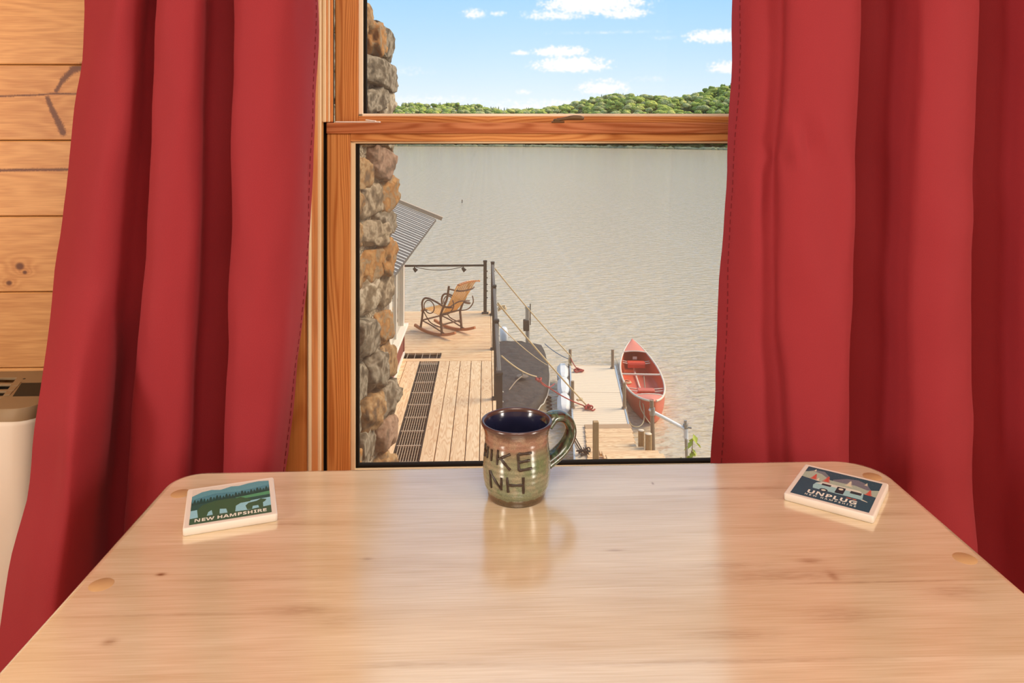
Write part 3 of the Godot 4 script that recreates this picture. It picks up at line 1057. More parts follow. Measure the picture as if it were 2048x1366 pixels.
func paint_bears(im: Image) -> void:
	im.fill(col(226, 216, 204))
	poly(im, [Vector2(0, 0.2), Vector2(0.12, 0.1), Vector2(0.24, 0.07), Vector2(0.36, 0.11), Vector2(0.5, 0.05), Vector2(0.6, 0.07), Vector2(0.72, 0.03), Vector2(0.86, 0.01), Vector2(1, 0.04), Vector2(1, 0.6), Vector2(0, 0.6)], col(96, 158, 172))
	poly(im, [Vector2(0, 0.3), Vector2(0.3, 0.2), Vector2(0.6, 0.24), Vector2(1, 0.16), Vector2(1, 0.6), Vector2(0, 0.6)], col(78, 140, 156))
	poly(im, [Vector2(0, 0.42), Vector2(1, 0.3), Vector2(1, 0.72), Vector2(0, 0.72)], col(46, 92, 84))
	for i in 26:
		pines(im, i / 25.0, 0.47 - 0.1 * i / 25.0, 0.12 + 0.07 * fposmod(i * 0.618, 1.0), col(36, 80, 74))
	poly(im, [Vector2(0.55, 0.42), Vector2(1, 0.36), Vector2(1, 0.46), Vector2(0.62, 0.48)], col(84, 158, 116))
	poly(im, [Vector2(0, 0.62), Vector2(1, 0.55), Vector2(1, 0.86), Vector2(0, 0.88)], col(150, 206, 222))
	# a standing bear and a small one behind it, in silhouette
	var bear := col(62, 100, 72)
	poly(im, [Vector2(0.08, 0.62), Vector2(0.14, 0.5), Vector2(0.3, 0.42), Vector2(0.48, 0.42), Vector2(0.56, 0.44), Vector2(0.62, 0.42), Vector2(0.68, 0.47), Vector2(0.76, 0.54), Vector2(0.74, 0.59), Vector2(0.62, 0.6), Vector2(0.56, 0.66), Vector2(0.55, 0.84), Vector2(0.46, 0.84), Vector2(0.44, 0.7), Vector2(0.36, 0.68), Vector2(0.36, 0.84), Vector2(0.28, 0.84), Vector2(0.26, 0.68), Vector2(0.22, 0.72), Vector2(0.2, 0.84), Vector2(0.1, 0.84)], bear)
	poly(im, [Vector2(0.68, 0.7), Vector2(0.72, 0.63), Vector2(0.82, 0.61), Vector2(0.88, 0.56), Vector2(0.95, 0.6), Vector2(0.93, 0.65), Vector2(0.9, 0.68), Vector2(0.9, 0.82), Vector2(0.85, 0.82), Vector2(0.84, 0.74), Vector2(0.77, 0.74), Vector2(0.76, 0.82), Vector2(0.7, 0.82)], bear)
	poly(im, [Vector2(0, 0.84), Vector2(0.3, 0.81), Vector2(0.7, 0.83), Vector2(1, 0.79), Vector2(1, 1), Vector2(0, 1)], col(64, 100, 76))


func paint_camper(im: Image) -> void:
	im.fill(col(44, 84, 100))
	poly(im, [Vector2(0.02, 0.2), Vector2(0.1, 0.08), Vector2(0.24, 0.06), Vector2(0.34, 0.2), Vector2(0.34, 0.36), Vector2(0.02, 0.36)], col(120, 130, 138))
	poly(im, [Vector2(0.4, 0.26), Vector2(0.56, 0.12), Vector2(0.7, 0.08), Vector2(0.82, 0.14), Vector2(0.9, 0.3), Vector2(0.9, 0.4), Vector2(0.4, 0.4)], col(118, 122, 134))
	poly(im, [Vector2(0, 0.2), Vector2(0.1, 0.13), Vector2(0.22, 0.16), Vector2(0.36, 0.3), Vector2(0.52, 0.3), Vector2(0.7, 0.28), Vector2(0.86, 0.34), Vector2(1, 0.26), Vector2(1, 0.5), Vector2(0.6, 0.44), Vector2(0.3, 0.44), Vector2(0, 0.38)], col(172, 188, 172))
	for p in [[0.16, 0.40, 0.2], [0.33, 0.40, 0.22], [0.9, 0.5, 0.2]]:
		pines(im, p[0], p[1], p[2], col(206, 92, 78))
	for p in [[0.22, 0.42, 0.11], [0.62, 0.36, 0.2], [0.82, 0.2, 0.1], [0.12, 0.12, 0.08]]:
		pines(im, p[0], p[1], p[2], col(224, 216, 190))
	for i in 60:
		ell(im, Vector2(fposmod(i * 0.618, 1.0), fposmod(i * 0.377, 0.16 if i % 3 else 0.95)), Vector2(0.003, 0.003), col(190, 196, 180))
	# the trailer
	poly(im, [Vector2(0.2, 0.58), Vector2(0.22, 0.48), Vector2(0.3, 0.42), Vector2(0.78, 0.42), Vector2(0.84, 0.48), Vector2(0.86, 0.68), Vector2(0.22, 0.68)], col(160, 204, 208))
	poly(im, [Vector2(0.22, 0.5), Vector2(0.3, 0.42), Vector2(0.78, 0.42), Vector2(0.84, 0.5)], col(222, 224, 212))
	poly(im, [Vector2(0.30, 0.46), Vector2(0.42, 0.46), Vector2(0.42, 0.52), Vector2(0.30, 0.52)], col(50, 60, 68))
	poly(im, [Vector2(0.68, 0.48), Vector2(0.82, 0.48), Vector2(0.82, 0.56), Vector2(0.68, 0.56)], col(50, 66, 74))
	poly(im, [Vector2(0.5, 0.45), Vector2(0.61, 0.45), Vector2(0.61, 0.66), Vector2(0.5, 0.66)], col(40, 56, 64))
	ell(im, Vector2(0.555, 0.51), Vector2(0.032, 0.032), col(226, 222, 200))
	ell(im, Vector2(0.36, 0.67), Vector2(0.055, 0.055), col(46, 70, 78))
	ell(im, Vector2(0.36, 0.67), Vector2(0.03, 0.03), col(214, 214, 196))
	poly(im, [Vector2(0.86, 0.66), Vector2(0.93, 0.7), Vector2(0.93, 0.715), Vector2(0.84, 0.69)], col(210, 212, 196))
	ell(im, Vector2(0.7, 0.72), Vector2(0.035, 0.014), col(198, 98, 74))
	ell(im, Vector2(0.77, 0.72), Vector2(0.03, 0.014), col(206, 112, 84))


func curtains() -> void:
	var cloth := mat("curtain_cloth", col(164, 50, 58), 0.75, ntex(81, 0.35, [col(232, 226, 226), col(255, 255, 255)], [0.2, 0.8], 256, 3), Vector3(9, 9, 9), 0.35)
	cloth.rim_enabled = true
	cloth.rim = 0.6
	cloth.rim_tint = 0.75
	var hem := mat("curtain_stitch", col(120, 26, 34), 0.9)
	var rows := [1.384, 1.031, 0.695, 0.546]
	var sets := [
		["red fabric curtain hanging left of the window, beside the heater",
			[1.19, 1.165, 1.15, 1.165, 1.2, 1.215, 1.165, 1.14, 1.125, 1.125, 1.14, 1.19, 1.212, 1.16, 1.135, 1.115, 1.115, 1.13, 1.16, 1.19, 1.215],
			[[-0.607, -0.571, -0.535, -0.513, -0.513, -0.497, -0.482, -0.478, -0.456, -0.428, -0.412, -0.415, -0.373, -0.365, -0.365, -0.344, -0.308, -0.284, -0.273, -0.263, -0.262],
			[-0.644, -0.607, -0.571, -0.546, -0.536, -0.516, -0.498, -0.494, -0.473, -0.442, -0.422, -0.423, -0.38, -0.372, -0.37, -0.351, -0.315, -0.287, -0.277, -0.275, -0.274],
			[-0.691, -0.647, -0.607, -0.575, -0.566, -0.539, -0.523, -0.518, -0.495, -0.46, -0.437, -0.438, -0.389, -0.379, -0.381, -0.358, -0.326, -0.309, -0.305, -0.306, -0.308],
			[-0.731, -0.676, -0.628, -0.593, -0.579, -0.548, -0.532, -0.527, -0.505, -0.468, -0.445, -0.444, -0.393, -0.383, -0.385, -0.361, -0.331, -0.318, -0.317, -0.32, -0.324]]],
		["red fabric curtain hanging right of the window, with a crease near its edge",
			[1.2, 1.17, 1.15, 1.145, 1.125, 1.115, 1.115, 1.125, 1.145, 1.175, 1.215, 1.2, 1.15, 1.125, 1.115, 1.125, 1.145, 1.18, 1.22, 1.2, 1.15, 1.13, 1.15],
			[[0.385, 0.394, 0.418, 0.442, 0.446, 0.471, 0.516, 0.544, 0.562, 0.569, 0.578, 0.627, 0.639, 0.648, 0.679, 0.716, 0.742, 0.755, 0.772, 0.812, 0.825, 0.848, 0.902],
			[0.37, 0.379, 0.399, 0.427, 0.431, 0.464, 0.505, 0.534, 0.551, 0.558, 0.57, 0.615, 0.628, 0.637, 0.672, 0.708, 0.733, 0.747, 0.764, 0.808, 0.821, 0.845, 0.899],
			[0.353, 0.367, 0.403, 0.439, 0.446, 0.471, 0.505, 0.526, 0.543, 0.551, 0.562, 0.611, 0.624, 0.633, 0.668, 0.708, 0.733, 0.747, 0.764, 0.808, 0.821, 0.845, 0.899],
			[0.347, 0.363, 0.404, 0.443, 0.452, 0.474, 0.505, 0.523, 0.54, 0.548, 0.559, 0.609, 0.622, 0.631, 0.668, 0.712, 0.74, 0.754, 0.77, 0.812, 0.825, 0.848, 0.902]]],
	]
	for side in 2:
		var s = sets[side]
		var dd: Array = s[1]
		var m := dd.size()
		var front := []
		var back := []
		var wob := noise(83 + side, 1.0, 2)
		var nv := 84
		for i in nv + 1:
			var y := lerpf(2.08, 0.03, float(i) / nv)
			var ctrl := []
			for j in m:
				var x := 0.0
				if y >= rows[0]:
					x = s[2][0][j] + (s[2][0][j] - s[2][1][j]) * (y - rows[0]) / (rows[0] - rows[1]) * 0.6
				elif y <= rows[3]:
					x = s[2][3][j] + (s[2][3][j] - s[2][2][j]) * (rows[3] - y) / (rows[2] - rows[3]) * 0.25
				else:
					for k in 3:
						if y <= rows[k] and y > rows[k + 1]:
							var t: float = (rows[k] - y) / (rows[k] - rows[k + 1])
							x = cubic_interpolate(s[2][k][j], s[2][k + 1][j], s[2][maxi(k - 1, 0)][j], s[2][mini(k + 2, 3)][j], t)
				x += 0.0035 * wob.get_noise_2d(y * 5.0, j * 1.7)
				# the outer edge of the left curtain hangs over the heater's corner
				var over := 0.115 * smoothstep(0.98, 0.78, y) * clampf((4.0 - j) / 2.0, 0.0, 1.0) if side == 0 else 0.0
				x *= (dd[j] - over) / dd[j]
				ctrl.append(P(x, y, dd[j] - over + 0.006 * wob.get_noise_2d(y * 4.0 + 30.0, j * 2.1)))
			var line := smoothed(ctrl, 7)
			var f := []
			var g := []
			for p in line:
				var q: Vector3 = p
				if side == 1:
					# the pinched crease near the window edge
					q.z += crease(q, Vector2(0.425, 1.158), Vector2(0.476, 1.192), 0.009, 0.007) - crease(q, Vector2(0.428, 1.146), Vector2(0.47, 1.178), 0.007, 0.008) + crease(q, Vector2(0.436, 1.142), Vector2(0.466, 1.163), 0.006, 0.006) + crease(q, Vector2(0.487, 1.205), Vector2(0.497, 1.168), 0.005, 0.004)
				f.append(q)
				g.append(q + Vector3(0, 0, -0.0022))
			front.append(f)
			back.append(g)
		var b := MB.new()
		b.smooth(true)
		var last: int = front[0].size() - 1
		for i in nv:
			for j in last:
				# the sheet folds back on itself, so its winding, not a direction, says which side is out
				var a: Vector3 = front[i][j]
				var c: Vector3 = front[i + 1][j + 1]
				b.tri(a, front[i + 1][j], c)
				b.tri(a, c, front[i][j + 1])
				var a2: Vector3 = back[i][j]
				var c2: Vector3 = back[i + 1][j + 1]
				b.tri(a2, c2, back[i + 1][j])
				b.tri(a2, back[i][j + 1], c2)
		b.smooth(false)
		for e in [0, last]:
			for i in nv:
				b.quad(front[i][e], front[i + 1][e], back[i + 1][e], back[i][e], Vector3(1.0 if e else -1.0, 0, 0))
		for j in last:
			b.quad(front[nv][j], front[nv][j + 1], back[nv][j + 1], back[nv][j], Vector3.DOWN)
			b.quad(front[0][j], front[0][j + 1], back[0][j + 1], back[0][j], Vector3.UP)
		var o := thing("curtain", s[0], "curtain")
		put("cloth", b.done(), cloth, o)
		# the stitched side hem along the edge nearest the window
		var st := MB.new()
		var col_: int = last - 5 if side == 0 else 5
		for i in nv:
			for k in 2:
				var p0: Vector3 = front[i][col_].lerp(front[i + 1][col_], k * 0.5)
				var p1: Vector3 = front[i][col_].lerp(front[i + 1][col_], k * 0.5 + 0.3)
				var nn: Vector3 = (front[i + 1][col_] - front[i][col_]).cross(front[i][col_ + 1] - front[i][col_]).normalized()
				st.bar(p0 + nn * 0.0004, p1 + nn * 0.0004, 0.0012, 0.0008)
		var so := put("stitching", st.done(), hem, o)
		so.set_meta("kind", "stuff")
		# seam of the side fold: a welt a finger's breadth inside the edge
	var rod := thing("curtain_rod", "dark curtain rod that carries both red curtains above the window", "curtain rod")
	tubed("rod", [P(-0.8, 2.095, 1.165), P(1.1, 2.095, 1.165)], 0.011, M.brown_metal, rod, 12)
	for x in [-0.75, 0.16, 1.05]:
		boxp("bracket", P(x - 0.012, 2.06, 1.28), P(x + 0.012, 2.11, 1.27), M.brown_metal, rod)
		tubed("arm", [P(x, 2.08, 1.272), P(x, 2.083, 1.175)], 0.006, M.brown_metal, rod)


func crease(p: Vector3, a: Vector2, b: Vector2, wide: float, deep: float) -> float:
	var q := Geometry2D.get_closest_point_to_segment(Vector2(p.x, p.y), a, b)
	var d := q.distance_to(Vector2(p.x, p.y)) / wide
	return deep * exp(-d * d)


func heater() -> void:
	var o := thing("wall_heater", "white floor-standing heater with a beige grille top, half behind the left curtain", "heater")
	var white := mat("heater_white", col(226, 212, 194), 0.5)
	var beige := mat("heater_beige", col(150, 126, 94), 0.6)
	var dark := mat("heater_dark", col(32, 26, 20), 0.7)
	# body: rounded in plan at its front corners
	var out := PackedVector2Array()
	out.append(Vector2(-1.28, -1.278))
	out.append(Vector2(-0.632, -1.278))
	for k in 7:
		var a := 0.5 * PI * k / 6.0
		out.append(Vector2(-0.662 + 0.03 * cos(a), -1.133 + 0.03 * sin(a)))
	for k in 7:
		var a := 0.5 * PI * (1.0 + k / 6.0)
		out.append(Vector2(-1.25 + 0.03 * cos(a), -1.133 + 0.03 * sin(a)))
	var b := MB.new()
	b.slab(out, [Vector2(0.01, 0.0), Vector2(0.0, 0.01), Vector2(0.0, 0.779), Vector2(0.001, 0.7835), Vector2(0.003, 0.785)])
	put("body", b.done(), white, o)
	boxp("slot_shade", P(-1.24, 0.7852, 1.27), P(-0.69, 0.7862, 1.125), dark, o, 0.0)  # dark sheet stands in for the shade inside the grille slots
	# the top plate: broad right end with the controls, rims before and behind the grille
	var rim := PackedVector2Array([Vector2(-0.7435, -1.2565), Vector2(-0.700, -1.1335), Vector2(-0.700, -1.1055), Vector2(-0.662, -1.1055)])
	for k in 6:
		var a := 0.5 * PI * (1.0 - k / 5.0)
		rim.append(Vector2(-0.662 + 0.0275 * cos(a), -1.133 + 0.0275 * sin(a)))
	rim.append(Vector2(-0.6345, -1.278))
	rim.append(Vector2(-0.76, -1.278))
	var tp := MB.new()
	tp.slab(rim, [Vector2(0.0, 0.785), Vector2(0.0, 0.8022), Vector2(0.0008, 0.803)])
	var plate := put("top_plate", tp.done(), beige, o)
	boxp("back_rim", P(-1.278, 0.799, 1.278), P(-0.736, 0.8029, 1.245), beige, o, 0.0005)
	boxp("front_rim", P(-1.25, 0.785, 1.1335), P(-0.700, 0.803, 1.1055), beige, o, 0.001)
	for q in [[1.222, 1.2128, -0.728], [1.191, 1.182, -0.716], [1.1617, 1.153, -0.706]]:
		boxp("slat", P(-1.25, 0.799, q[0]), P(q[2], 0.8028, q[1]), beige, o, 0.001)
	for i in 15:
		var x := -0.7710 - i * 0.034
		var c := MB.new()
		c.bar(P(x, 0.8005, 1.246), P(x + 0.039, 0.8005, 1.132), 0.0055, 0.0036, 0.0008)
		put("divider", c.done(), beige, o)
	var screen := mat("heater_screen", col(30, 32, 28), 0.5, null, Vector3.ONE, 0.3)
	var q := MB.new()
	q.slab(PackedVector2Array([Vector2(-0.7156, -1.2176), Vector2(-0.693, -1.1574), Vector2(-0.64, -1.1574), Vector2(-0.64, -1.2176)]), [Vector2(0, 0.8025), Vector2(0, 0.8033)])
	under(put("display", q.done(), screen, o), plate)
	for i in 3:
		var c := MB.new()
		var p0 := P(-0.7225, 0.8033, 1.222).lerp(P(-0.7035, 0.8033, 1.160), i / 3.0 + 0.02)
		var p1 := P(-0.7225, 0.8033, 1.222).lerp(P(-0.7035, 0.8033, 1.160), (i + 1) / 3.0 - 0.02)
		c.bar(p0, p1, 0.0085, 0.0016, 0.0006)
		under(put("button", c.done(), beige, o), plate)
	var dot := MB.new()
	dot.lathe([Vector2(0.002, 0.0), Vector2(0.002, 0.0006), Vector2(0.0001, 0.0007)], 10, P(-0.7235, 0.8028, 1.238))
	under(put("indicator", dot.done(), dark, o), plate)


# ------------------------------------------------------------------ outdoors
func shore_d(x: float) -> float:
	var k := [[-140.0, 262.0], [-32.0, 256.0], [0.0, 248.0], [20.0, 240.0], [65.0, 205.0], [110.0, 180.0], [180.0, 150.0]]
	for i in k.size() - 1:
		if x <= k[i + 1][0]:
			return lerpf(k[i][1], k[i + 1][1], clampf((x - k[i][0]) / (k[i + 1][0] - k[i][0]), 0.0, 1.0))
	return 150.0


func ridge_y(x: float, d: float) -> float:
	# height of the wooded skyline, less the trees
	var k := [[-0.7, 0.02], [-0.176, 0.0277], [-0.13, 0.0284], [-0.095, 0.0329], [-0.029, 0.0316], [-0.006, 0.0297], [0.028, 0.0245], [0.07, 0.0258], [0.106, 0.0316], [0.143, 0.0419], [0.173, 0.0452], [0.207, 0.0432], [0.232, 0.0406], [0.266, 0.0445], [0.295, 0.0529], [0.313, 0.0574], [0.366, 0.0626], [0.8, 0.07]]
	var t := x / d
	var v: float = k[-1][1]
	for i in k.size() - 1:
		if t <= k[i + 1][0]:
			v = lerpf(k[i][1], k[i + 1][1], clampf((t - k[i][0]) / (k[i + 1][0] - k[i][0]), 0.0, 1.0))
			break
	return 1.195 + v * d - 3.3


func land_y(x: float, d: float) -> float:
	var s := shore_d(x)
	var t := clampf((d - s) / 62.0, 0.0, 1.0)
	return lerpf(WATER - 0.25, ridge_y(x, s + 62.0), sin(t * PI * 0.5)) + 0.35 * minf(1.0, (d - s) / 1.0)


func lake_and_shore() -> void:
	var wm := StandardMaterial3D.new()
	wm.resource_name = "lake_water"
	wm.albedo_color = col(212, 188, 150)
	wm.roughness = 0.10
	wm.metallic_specular = 0.5
	wm.normal_enabled = true
	var nt := NoiseTexture2D.new()
	nt.width = 512
	nt.height = 512
	nt.seamless = true
	nt.as_normal_map = true
	nt.bump_strength = 8.0
	nt.noise = noise(91, 0.02, 4)
	wm.normal_texture = nt
	wm.normal_scale = 0.8
	wm.uv1_triplanar = true
	wm.uv1_world_triplanar = true
	wm.uv1_scale = Vector3(0.16, 0.3, 0.36)
	# ripples flatten with distance from the sheltered shore
	var o := thing("lake", "lake")
	for k in 1:
		var band: Array = [[2.0, 302.0, 0.8]][k]
		var m: StandardMaterial3D = wm.duplicate()
		m.normal_scale = band[2]
		m.roughness = 0.13
		boxp("water", P(-210, WATER - 1.2, band[0]), P(210, WATER, band[1]), m, o, 0.0)
	tag(o, "wide rippled lake stretching from the dock to the wooded hills", "lake", "", "structure")
	# the wooded far shore
	var gm := mat("far_ground", col(122, 128, 66), 0.95, ntex(95, 0.03, [col(150, 150, 130), col(255, 255, 235)], [0.3, 0.7]), Vector3(0.05, 0.05, 0.05))
	var g := []
	for i in 61:
		var x := lerpf(-135.0, 165.0, i / 60.0)
		var row := []
		for k in [-0.06, -0.01, 0.02, 0.05, 0.12, 0.25, 0.4, 0.6, 0.8, 1.0, 1.4, 2.2]:
			var d: float = shore_d(x) + k * 62.0
			row.append(P(x, land_y(x, d), d))
		g.append(row)
	var h := MB.new()
	h.sheet(g, Vector3.UP)
	tag(put("hillside", h.done(), gm), "low green hills along the far side of the lake", "hill", "", "structure")
	# a pale strip of reeds and stones at the waterline
	var rm := mat("reeds", col(150, 150, 112), 0.95)
	var rb := MB.new()
	for i in 420:
		var x := rng.randf_range(-42.0, 92.0)
		var d := shore_d(x) - rng.randf_range(0.3, 2.0)
		rb.ball(P(x, WATER + 0.05, d), Vector3(rng.randf_range(0.5, 1.6), rng.randf_range(0.3, 0.8), 0.5), 0.4, noise(97, 1.0, 2), 1)
	tag(put("shore_reeds", rb.done(), rm), "pale reeds along the waterline below the hills", "reeds", "", "stuff")
	trees()
	# the bank under the house
	var bm := mat("bank_earth", col(120, 108, 78), 0.95, ntex(98, 0.04, [col(150, 150, 130), col(255, 255, 240)], [0.3, 0.7]), Vector3(0.5, 0.5, 0.5))
	var bg := []
	for i in 21:
		var x := -6.0 + 0.6 * i
		var row := []
		for k in 15:
			var d := 1.5 + 0.75 * k
			row.append(P(x, lerpf(-2.4, -4.9, (k / 14.0)) + 0.08 * sin(x * 2.0 + k), d))
		bg.append(row)
	var bb := MB.new()
	bb.sheet(bg, Vector3.UP)
	tag(put("ground", bb.done(), bm), "earth bank between the house and the lake", "ground", "", "structure")
	# a sapling on the bank: only its tip reaches the window
	var leaf := mat("young_leaf", col(206, 208, 80), 0.7)
	leaf.backlight_enabled = true
	leaf.backlight = Color(0.5, 0.55, 0.15)
	var sp := thing("sapling", "young yellow-green sapling tip beside the right curtain, in front of the lake", "plant", P(2.66, -4.3, 10.0))
	tubed("stem", [Vector3(0, -0.15, 0), Vector3(0.02, 0.7, 0), Vector3(0.01, 1.28, 0), Vector3(0.03, 1.52, 0)], [0.014, 0.01, 0.006, 0.003], M.post_wood, sp, 6)
	tubed("twig", [Vector3(0.02, 0.95, 0), Vector3(-0.1, 1.12, 0.02), Vector3(-0.13, 1.22, 0.02)], [0.005, 0.004, 0.002], M.post_wood, sp, 6)
	for q in [[0.03, 1.52, 0.3], [0.06, 1.42, 2.0], [-0.02, 1.38, 4.0], [0.04, 1.3, 5.2], [-0.13, 1.22, 3.2], [-0.08, 1.16, 1.2], [-0.16, 1.18, 4.4], [0.05, 1.2, 0.8], [-0.03, 1.24, 2.7], [-0.01, 1.16, 5.9], [0.03, 1.47, 3.4], [0.02, 1.44, 5.2], [0.0, 1.34, 1.2], [-0.12, 1.2, 0.2], [-0.1, 1.18, 5.4], [0.01, 1.26, 4.1], [0.0, 1.3, 2.2], [0.02, 1.22, 5.0]]:
		var l := MB.new()
		var bas := Basis(Vector3.UP, q[2]) * Basis(Vector3.RIGHT, 0.9)
		var c := Vector3(q[0], q[1], 0)
		for s in [-1.0, 1.0]:
			l.tri_out(c, c + bas * Vector3(s * 0.04, 0.008, 0.06), c + bas * Vector3(0, 0, 0.13), bas * Vector3.UP)
		l.tri_out(c, c + bas * Vector3(-0.03, 0.002, 0.05), c + bas * Vector3(0.03, 0.002, 0.05), bas * Vector3.DOWN)
		put("leaf", l.done(), leaf, sp)
	# a thin marker stake far out on the lake
	var st := thing("marker_stake", "tiny dark stake standing alone far out on the lake", "stake", P(-1.9, WATER, 60.0))
	tubed("stake", [Vector3(0, -0.3, 0), Vector3(0.02, 0.24, 0)], 0.035, M.dark_gap, st, 6)


func trees() -> void:
	# kinds: three round-headed trees, two pointed ones
	var kinds := []
	var n := noise(101, 1.0, 3)
	for k in 3:
		var b := MB.new()
		for i in 7:
			var p := Vector3(rng.randf_range(-0.9, 0.9), rng.randf_range(1.5, 3.3), rng.randf_range(-0.9, 0.9))
			if i == 0:
				p = Vector3(0, 2.5, 0)
			b.ball(p, Vector3.ONE * rng.randf_range(0.75, 1.25) * Vector3(1.1, 0.85, 1.1), 0.55, n, 1)
		var t := MB.new()
		t.tube([Vector3(0, -0.8, 0), Vector3(0.05, 2.0, 0)], [0.14, 0.07], 5)
		kinds.append([b.done(), t.done()])
	for k in 2:
		var b := MB.new()
		for i in 6:
			var y := 0.5 + i * 0.72
			var r := 1.05 - i * 0.16
			var ring := []
			for j in 9:
				var a := TAU * j / 9.0 + i
				ring.append(Vector3(cos(a) * r * rng.randf_range(0.75, 1.1), y + rng.randf_range(-0.15, 0.1), sin(a) * r * rng.randf_range(0.75, 1.1)))
			for j in 9:
				b.tri_out(Vector3(0, y + 1.15, 0), ring[j], ring[(j + 1) % 9], (ring[j] + ring[(j + 1) % 9]) * Vector3(1, 0, 1))
				b.tri_out(Vector3(0, y + 0.1, 0), ring[j], ring[(j + 1) % 9], Vector3.DOWN)
		var t := MB.new()
		t.tube([Vector3(0, -0.8, 0), Vector3(0, 2.0, 0)], [0.12, 0.08], 5)
		kinds.append([b.done(), t.done()])
	var bark := mat("bark", col(112, 98, 80), 0.9)
	var tones := [col(210, 210, 108), col(190, 198, 100), col(222, 216, 126), col(164, 180, 96), col(196, 196, 136)]
	var round_m := []
	for c in tones:
		var m := mat("leaf_mass_%d" % round_m.size(), c, 0.9, ntex(103 + round_m.size(), 0.06, [col(165, 170, 140), col(255, 255, 255)], [0.3, 0.65], 128), Vector3(0.35, 0.35, 0.35))
		m.metallic_specular = 0.1
		round_m.append(m)
	var dark_m := mat("needle_mass", col(124, 142, 84), 0.9, ntex(109, 0.06, [col(120, 130, 110), col(255, 255, 255)], [0.3, 0.65], 128), Vector3(0.35, 0.35, 0.35))
	dark_m.metallic_specular = 0.1
	# places on the slope, nearest first
	var spots := []
	for i in 2400:
		var x := rng.randf_range(-62.0, 105.0)
		var t := pow(rng.randf(), 1.25) * 1.12 + 0.02
		var d := shore_d(x) + t * 62.0
		spots.append([t, x, d])
	spots.sort_custom(func(a, b): return a[0] < b[0])
	var xf := [[], [], [], [], []]
	var label_of := ["pale green round-headed tree in the woods across the lake", "mid green round-headed tree in the woods across the lake", "yellow-green broad tree in the woods across the lake", "dark green pointed fir in the woods across the lake", "dark green slender spruce in the woods across the lake"]
	var count := 0
	var own: Array[Vector3] = []
	for i in spots.size():
		var s = spots[i]
		var k: int = rng.randi_range(0, 2)
		if rng.randf() < 0.05 + 0.22 * smoothstep(0.6, 1.0, s[0]) + (0.16 if s[1] < 15.0 else 0.0):
			k = 3 + rng.randi_range(0, 1)
		var size := rng.randf_range(0.6, 1.1) * (0.84 if k < 3 else 0.72)
		var bas := Basis(Vector3.UP, rng.randf() * TAU).scaled(Vector3(size * rng.randf_range(0.9, 1.25), size, size * rng.randf_range(0.9, 1.25)))
		var at := P(s[1], land_y(s[1], s[2]) - 0.3, s[2])
		var tan_x: float = s[1] / s[2]
		# every fourth tree in view stands as a tree of its own, until there are 300
		var free: bool = count < 300 and i % 3 == 0 and tan_x > -0.15 and tan_x < 0.34
		if free:
			for q in own:
				if q.distance_squared_to(at) < 14.0:
					free = false
					break
		if free:
			own.append(at)
			var o := thing(["broadleaf_tree", "broadleaf_tree", "broadleaf_tree", "fir_tree", "spruce_tree"][k], label_of[k], "tree", at, 0.0, ["pale round-headed trees across the lake", "mid green round-headed trees across the lake", "yellow-green broad trees across the lake", "pointed firs across the lake", "slender spruces across the lake"][k])
			var c := put("crown", kinds[k][0], (round_m[[0, 3, 2][k] if rng.randf() < 0.7 else [1, 4, 0][k]] if k < 3 else dark_m), o)
			c.basis = bas
			var tr := put("trunk", kinds[k][1], bark, o)
			tr.basis = bas
			count += 1
		else:
			xf[k].append(Transform3D(bas, at))
	var wood := thing("forest", "dense green woods filling the hills across the lake", "woods", Vector3.ZERO, 0.0, "", "stuff")
	for k in 5:
		var mm := MultiMesh.new()
		mm.transform_format = MultiMesh.TRANSFORM_3D
		mm.mesh = kinds[k][0]
		mm.instance_count = xf[k].size()
		for i in xf[k].size():
			mm.set_instance_transform(i, xf[k][i])
		var mi := MultiMeshInstance3D.new()
		mi.name = "tree_crowns"
		mi.multimesh = mm
		mi.material_override = round_m[[1, 3, 4][k]] if k < 3 else dark_m
		mi.set_meta("kind", "stuff")
		wood.add_child(mi, true)


